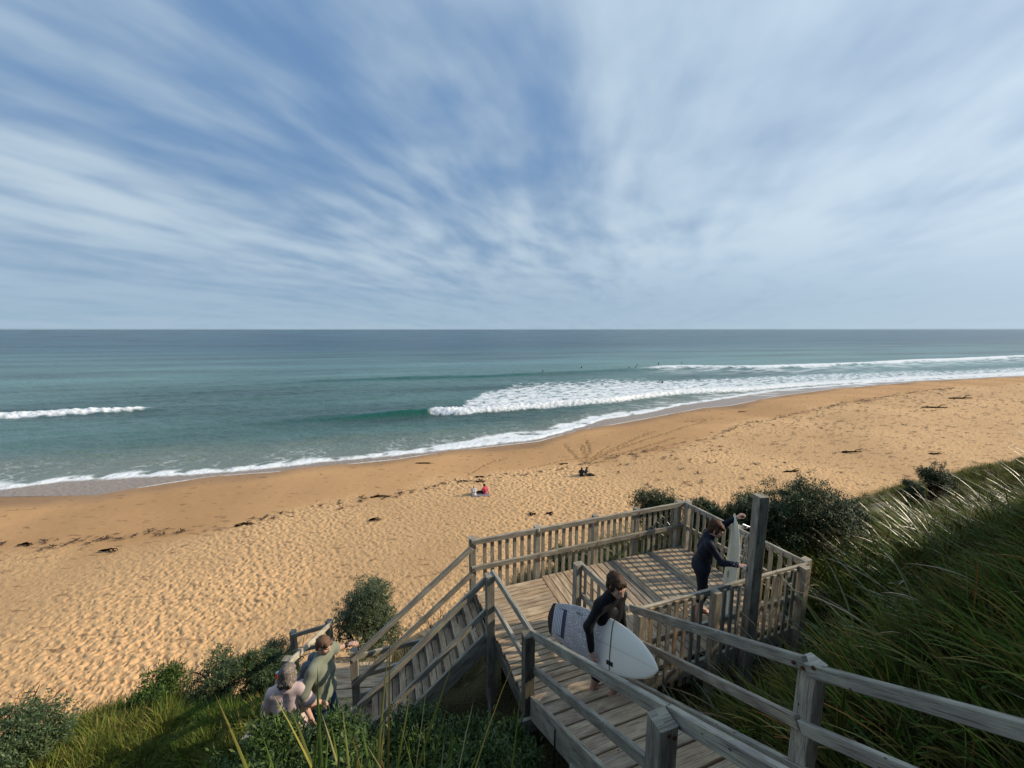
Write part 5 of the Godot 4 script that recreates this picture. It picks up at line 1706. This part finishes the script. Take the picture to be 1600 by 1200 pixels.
	var seated := [[-3.25, 31.35, 190.0, sit, "fair haired person in a white top sitting on the sand", srgb(0.62, 0.60, 0.60), plain(srgb(0.55, 0.42, 0.25), 0.7)], [-2.35, 31.7, 240.0, flat, "dark haired person in a pink red top sitting on the sand", srgb(0.50, 0.06, 0.11), plain(srgb(0.02, 0.015, 0.012), 0.7)],
		[6.75, 35.6, 175.0, sit, "person in black sitting on the sand beyond the platform", srgb(0.03, 0.03, 0.035), plain(srgb(0.03, 0.02, 0.015), 0.7)], [7.2, 35.75, 95.0, flat, "person in dark grey sitting with legs stretched out on the sand", srgb(0.06, 0.065, 0.075), plain(srgb(0.03, 0.02, 0.015), 0.7)]]
	for q in seated:
		var t := thing("person", q[4], "person", V(q[0], beach_y(q[0], q[1]) - 0.04, q[1]), deg_to_rad(q[2]))
		figure(t, q[3], {"cell": 0.026, "head_cell": 0.012, "hand_cell": 0.01, "skin": tan_, "face": Vector3(0, -0.1, 1), "hair": SHORT_HAIR, "hair_mat": q[6], "eyes": false, "foot_r": Vector3(0, 0, 1), "foot_l": Vector3(0, 0, 1),
			"clothes": [["trousers", legs, 0.012, fabric(srgb(0.02, 0.02, 0.025)), 0.0], ["top", top, 0.02, fabric(q[5]), 0.01]]})
	
	var towel := thing("beach_towel", "pale towel under the white and pink sitters", "towel", V(-2.7, beach_y(-2.7, 31.4), 31.4))
	var bm := BoxMesh.new()
	bm.size = Vector3(1.5, 0.03, 0.6)
	part("cloth", bm, fabric(srgb(0.22, 0.20, 0.22)), towel, Transform3D(Basis(Vector3.UP, 0.1), Vector3(0, 0.03, 0)))

	# surfers waiting out in the water
	var swim := {"hip_r": Vector3(-0.09, -0.12, 0), "hip_l": Vector3(0.09, -0.12, 0), "kn_r": Vector3(-0.22, -0.2, 0.36), "kn_l": Vector3(0.22, -0.2, 0.36), "an_r": Vector3(-0.24, -0.55, 0.4), "an_l": Vector3(0.24, -0.55, 0.4), "chest": Vector3(0, 0.25, 0.03), "sh_r": Vector3(-0.175, 0.44, 0.05), "sh_l": Vector3(0.175, 0.44, 0.05), "neck": Vector3(0, 0.49, 0.06), "head": Vector3(0, 0.63, 0.09),
		"el_r": Vector3(-0.24, 0.22, 0.12), "wr_r": Vector3(-0.15, 0.10, 0.34), "el_l": Vector3(0.24, 0.22, 0.12), "wr_l": Vector3(0.15, 0.10, 0.34)}
	var first: Node3D = null
	var at := [[-2.3, 127.2], [0.4, 128.2], [11.1, 136.5], [27.5, 150.9], [29.8, 139.6], [45.4, 148.4], [48.5, 150.2], [52.8, 161.8], [64.2, 167.9], [75.7, 171.1], [42.4, 107.2]]
	var says := ["surfer sitting in the water on the green swell, leftmost of all", "surfer sitting in the water just right of the leftmost one", "lone surfer on the swell between the left pair and the others", "surfer floating beyond the swell, above the middle of the foam patch", "surfer sitting at the top of the swell near the middle of the line", "surfer left of a close pair where the swell starts to break", "surfer right of a close pair where the swell starts to break", "surfer farther out beyond the close pair",
		"surfer far out, second from the right of the line", "rightmost surfer, farthest out beyond the breaking wave", "swimmer in the white foam patch inside the breaking wave"]
	for k in at.size():
		var q: Array = at[k]
		var t: Node3D
		var pos := V(q[0], SEA - 0.02, q[1])
		if first == null:
			t = thing("person", says[k], "person", pos, 2.6, "surfers waiting in the water")
			figure(t, swim, {"cell": 0.03, "head_cell": 0.014, "skin": tan_, "face": Vector3(0, 0, 1), "hair": SHORT_HAIR, "hair_mat": brown, "eyes": false, "clothes": [["wetsuit", suit, 0.012, neoprene, 0.0]]})
			first = t
		else:
			t = first.duplicate()
			t.name = numbered("person")
			add_child(t)
			t.position = pos
			t.rotation.y = rng.randf() * TAU
			tag(t, says[k], "person", "surfers waiting in the water")

# ------------------------------------------------------------------ surfboards
func board_mesh(length: float, width: float, thick: float, tail: float, u_from := 0.0, u_to := 1.0, grow := 0.0, across := 1.0) -> ArrayMesh:
	# y runs to the nose, x across, z is the deck
	var nu := 46
	var nv := 22
	var v := PackedVector3Array()
	var n := PackedVector3Array()
	var uv := PackedVector2Array()
	var idx := PackedInt32Array()
	for a in nu + 1:
		var u := lerpf(u_from, u_to, float(a) / nu)
		var s := 2.0 * u - 1.0          # -1 tail, 1 nose
		var w := pow(maxf(1.0 - pow(absf(s + 0.06) / 1.06, 2.35), 0.0), 0.72)
		if s < -0.06:
			w = lerpf(tail, 1.0, pow(maxf(1.0 - pow(absf(s + 0.06) / 0.94, 2.3), 0.0), 0.8)) * sqrt(minf(1.0, (s + 1.0) * 14.0 + 0.02))
		w = maxf(w * width * 0.5, 0.003) + grow
		var t := thick * 0.5 * pow(maxf(1.0 - pow(absf(s), 3.2), 0.0), 0.6) + 0.004 + grow
		var rock := 0.085 * pow(maxf(s, 0.0), 2.6) + 0.03 * pow(maxf(-s, 0.0), 3.0)
		for b in nv + 1:
			var th := TAU * b / nv
			var cx := cos(th)
			var sz := sin(th)
			var x := signf(cx) * pow(absf(cx), 0.62) * w * across
			var z := signf(sz) * pow(absf(sz), 0.9) * t * (1.0 if sz > 0.0 else 0.8)
			v.append(Vector3(x, (u - 0.5) * length, z + rock))
			n.append(Vector3(cx / maxf(w, 0.02), 0.0, sz / maxf(t, 0.004) * 0.9).normalized())
			uv.append(Vector2(u, 0.5 + 0.5 * x / (width * 0.5)))
	for a in nu:
		for b in nv:
			var p := a * (nv + 1) + b
			for q in [p, p + 1, p + nv + 1, p + 1, p + nv + 2, p + nv + 1]:
				idx.append(q)
	var arr := []
	arr.resize(Mesh.ARRAY_MAX)
	arr[Mesh.ARRAY_VERTEX] = v
	arr[Mesh.ARRAY_NORMAL] = n
	arr[Mesh.ARRAY_TEX_UV] = uv
	arr[Mesh.ARRAY_INDEX] = idx
	var m := ArrayMesh.new()
	m.add_surface_from_arrays(Mesh.PRIMITIVE_TRIANGLES, arr)
	return m

func letters(text: String, size: float, at: Transform3D, mat: Material, parent: Node, called := "logo") -> void:
	var t := TextMesh.new()
	t.text = text
	var f := SystemFont.new()
	f.font_names = PackedStringArray(["Droid Sans"])
	f.font_weight = 700
	t.font = f
	t.font_size = 32
	t.pixel_size = size / 32.0
	t.depth = 0.002
	part(called, t, mat, parent, at)

func surfboards() -> void:
	# the one under the boy's arm
	var wax := Image.create(512, 256, false, Image.FORMAT_RGB8)
	var wn := noise(FastNoiseLite.TYPE_SIMPLEX_SMOOTH, 0.11, 50, 3)
	var wb := noise(FastNoiseLite.TYPE_SIMPLEX_SMOOTH, 0.02, 51, 2)
	for i in 512:
		for j in 256:
			var u := i / 512.0
			var m := smoothstep(0.62, 0.48, u)
			var s := smoothstep(0.0, 0.5, wn.get_noise_2d(i, j) + 0.15) * (0.6 + 0.5 * wb.get_noise_2d(i, j))
			var c := lerpf(0.92, 0.60 + 0.26 * s, m)
			wax.set_pixel(i, j, Color(c, c * 0.985, c * lerpf(0.93, 1.0, m)))
	var white := plain(Color.WHITE, 0.42, 0.4)
	white.albedo_texture = ImageTexture.create_from_image(wax)
	var turn := deg_to_rad(33.5)
	var b1 := thing("surfboard", "white shortboard with a black stringer and waxed tail, carried under the boy's arm", "surfboard")
	var dirl := Vector3(0.0, 0.33, 0.94).normalized()
	var nl := Vector3(-0.90, 0.40, -0.14)
	nl = (nl - dirl * nl.dot(dirl)).normalized()
	var rot := Basis(Vector3.UP, turn)
	var yy := rot * dirl
	var zz := rot * nl
	b1.transform = Transform3D(Basis(yy.cross(zz), yy, zz), V(1.075, -4.27, 3.95) + rot * Vector3(-0.185, 0.885, 0.05))
	part("board", board_mesh(1.74, 0.50, 0.058, 0.55), white, b1)
	var dark := plain(srgb(0.015, 0.015, 0.016), 0.6)
	# stringer, set just proud of the deck
	part("stringer", board_mesh(1.735, 0.50, 0.0585, 0.55, 0.01, 0.985, 0.0012, 0.008), dark, b1)
	# tail block and the grooved pad
	part("tail_block", board_mesh(1.745, 0.505, 0.062, 0.55, 0.0, 0.062, 0.003), dark, b1)
	part("pad_base", board_mesh(1.74, 0.465, 0.060, 0.55, 0.066, 0.2, 0.0025, 0.94), plain(srgb(0.05, 0.055, 0.085), 0.85), b1)
	var padm := plain(srgb(0.52, 0.54, 0.60), 0.85)
	for k in 6:
		part("pad_strip", board_mesh(1.74, 0.46, 0.060, 0.55, 0.068 + 0.0165 * k, 0.080 + 0.0165 * k, 0.0045, 0.93 - 0.01 * k), padm, b1)
	# the leash, wound once round the board
	part("leash", board_mesh(1.74, 0.50, 0.058, 0.55, 0.628, 0.634, 0.005), dark, b1)
	part("sticker", board_mesh(1.74, 0.50, 0.0585, 0.55, 0.605, 0.66, 0.0014, 0.16), dark, b1).position = Vector3(0.15, 0, -0.003)
	letters("NG", 0.062, Transform3D(Basis(Vector3(0, 1, 0), Vector3(-1, 0, 0), Vector3(0, 0, 1)), Vector3(0.15, 0.233, 0.029)), plain(Color(0.8, 0.8, 0.8), 0.6), b1, "lettering")
	letters("DSV", 0.062, Transform3D(Basis(Vector3(0, 1, 0), Vector3(-1, 0, 0), Vector3(0, 0, 1)), Vector3(-0.155, -0.30, 0.0285)), dark, b1, "lettering")
	var fin := thing("leash_cord", "thin black leash hanging from the tail of the carried board", "leash", b1.transform * Vector3(0.05, -0.85, 0.0))
	var st := SurfaceTool.new()
	st.begin(Mesh.PRIMITIVE_TRIANGLES)
	tube(st, [Vector3(0, 0, 0), Vector3(-0.02, -0.06, 0.03), Vector3(0.015, -0.12, 0.05), Vector3(0.03, -0.16, 0.02), Vector3(0.05, -0.12, 0.0)], 0.006, 0.006)
	part("cord", st.commit(), dark, fin)

	# the one being rinsed
	var b2 := thing("surfboard", "cream surfboard with a small black oval emblem, stood on its tail beside the shower post", "surfboard")
	var up := Vector3(0.23, 1.66, -0.15).normalized()
	var nn := Vector3(-0.96, 0.0, -0.24)
	nn = (nn - up * nn.dot(up)).normalized()
	b2.transform = Transform3D(Basis(up.cross(nn), up, nn), V(3.475, -2.79, 5.5) - up * 0.84)
	var cream := plain(srgb(0.87, 0.88, 0.76), 0.4, 0.4)
	cream.backlight_enabled = true
	cream.backlight = Color(0.5, 0.5, 0.42)
	part("board", board_mesh(1.70, 0.48, 0.056, 0.5), cream, b2)
	part("stringer", board_mesh(1.695, 0.48, 0.0562, 0.5, 0.012, 0.985, 0.0008, 0.007), plain(srgb(0.45, 0.45, 0.33), 0.6), b2)
	var ring := TorusMesh.new()
	ring.inner_radius = 0.032
	ring.outer_radius = 0.046
	ring.rings = 24
	ring.ring_segments = 6
	part("emblem", ring, dark, b2, Transform3D(Basis(Vector3(0.8, 0, 0), Vector3(0, 0, 0.12), Vector3(0, -1.1, 0)), Vector3(0.0, -0.10, 0.033)))
	var bar := BoxMesh.new()
	bar.size = Vector3(0.012, 0.04, 0.002)
	part("emblem", bar, dark, b2, Transform3D(Basis(), Vector3(0.0, -0.10, 0.034)))

# ------------------------------------------------------------------ what the tide left
func beach_litter() -> void:
	# x, out, length, label
	var logs := [[38.6, 42.1, 1.9, "long dark log on the sand above the hill grass at the right"], [47.3, 41.4, 1.1, "dark stump with a raised root on the sand near the far dune edge"], [27.4, 36.1, 1.5, "half buried dark branch on the sand behind the tall bush"], [75.7, 67.5, 3.6, "long thin branch far along the beach"], [91.3, 77.0, 4.0, "flat dark log far along the beach near the right edge"]]
	for q in logs:
		var t := thing("driftwood", q[3], "driftwood", V(q[0], beach_y(q[0], q[1]), q[1]), rng.randf_range(-0.3, 0.3), "driftwood on the beach")
		var st := SurfaceTool.new()
		st.begin(Mesh.PRIMITIVE_TRIANGLES)
		var l: float = q[2]
		var r := 0.06 + 0.03 * l
		tube(st, [Vector3(-l * 0.5, 0.02, 0), Vector3(-l * 0.15, r * 0.8, 0.05), Vector3(l * 0.2, r, -0.04), Vector3(l * 0.5, r * 1.5, 0.03)], r, r * 0.45, 7)
		tube(st, [Vector3(l * 0.1, r, 0), Vector3(l * 0.22, r * 3.4, 0.1), Vector3(l * 0.4, r * 4.2, 0.16)], r * 0.5, r * 0.2, 5)
		tube(st, [Vector3(-l * 0.2, r * 0.6, 0), Vector3(-l * 0.32, r * 2.0, -0.12)], r * 0.45, r * 0.2, 5)
		part("trunk", st.commit(), M.drift, t)
	var weed := [[-26.0, 23.0, 1.0, "dark clump of seaweed on the sand at the far left"], [-19.7, 26.5, 1.0, "strip of seaweed where the trampled sand starts, left of the middle"], [-32.5, 23.9, 0.9, "clump of seaweed at the left edge of the beach"], [-4.6, 34.8, 1.1, "curved strip of seaweed left behind the white and pink sitters"], [-3.1, 35.9, 1.0, "forked strip of seaweed farther out than the white and pink sitters"], [5.5, 39.6, 1.0, "strip of seaweed left of the tracks above the sitters in black"], [-11.3, 31.4, 1.6, "long strip of seaweed on the strand line left of the sitters"],
		[-3.0, 34.6, 0.9, "short strip of seaweed right behind the white and pink sitters"], [-10.2, 27.0, 0.8, "lone scrap of seaweed on the trampled sand left of the sitters"], [1.6, 27.6, 0.5, "left one of two scraps of seaweed on the sand above the platform rail"], [2.9, 27.7, 0.5, "right one of two scraps of seaweed on the sand above the platform rail"], [41.3, 67.5, 1.3, "dark scrap of seaweed on the smooth sand in front of the wet bay"], [-9.6, 41.2, 2.2, "thin dark line of seaweed at the water's edge in the middle"]]
	for q in weed:
		var t := thing("seaweed", q[3], "seaweed", V(q[0], beach_y(q[0], q[1]) + 0.02, q[1]), rng.randf_range(-0.4, 0.4), "seaweed washed up on the beach")
		for k in 4:
			var st := SurfaceTool.new()
			st.begin(Mesh.PRIMITIVE_TRIANGLES)
			var pts := []
			var y0 := rng.randf_range(-0.1, 0.1)
			for s in 6:
				pts.append(Vector3((s / 5.0 - 0.5) * q[2] * rng.randf_range(0.85, 1.1), 0.02 + 0.05 * rng.randf(), y0 + 0.16 * sin(s * 1.3 + k)))
			tube(st, pts, 0.034, 0.018, 5)
			part("strand", st.commit(), M.kelp, t)
	# smaller scraps that nobody could count
	var b := Blades.new()
	for k in 14:
		var a := rng.randf() * TAU
		b.leaf(Vector3(rng.randfn() * 0.1, 0.03 + 0.04 * rng.randf(), rng.randfn() * 0.05), Vector3(cos(a), 0.15, sin(a)).normalized(), Vector3.UP, rng.randf_range(0.12, 0.3), 0.07, pick([Color(0.035, 0.02, 0.012), Color(0.06, 0.035, 0.02)]))
	var spots := []
	for k in 900:
		var x := rng.randf_range(-45.0, 110.0)
		var f := along(TROD, x) + rng.randfn() * 0.5
		if rng.randf() < 0.62:
			x = rng.randf_range(10.0, 110.0)
			f = lerpf(held(EDGE, x) + 14.0, along(TROD, x), pow(rng.randf(), 0.7)) + rng.randfn()
		if f < held(EDGE, x) + 10.0:
			continue
		spots.append([V(x, beach_y(x, f) + 0.02, f), rng.randf_range(0.4, 1.3) * (1.0 + maxf(f - 50.0, 0.0) * 0.012), rng.randf() * TAU, Color.WHITE])
	scatter("seaweed_scraps", [b.mesh()], spots, "small dark scraps of seaweed strewn along the strand line and the right of the beach", "seaweed", M.leaf)
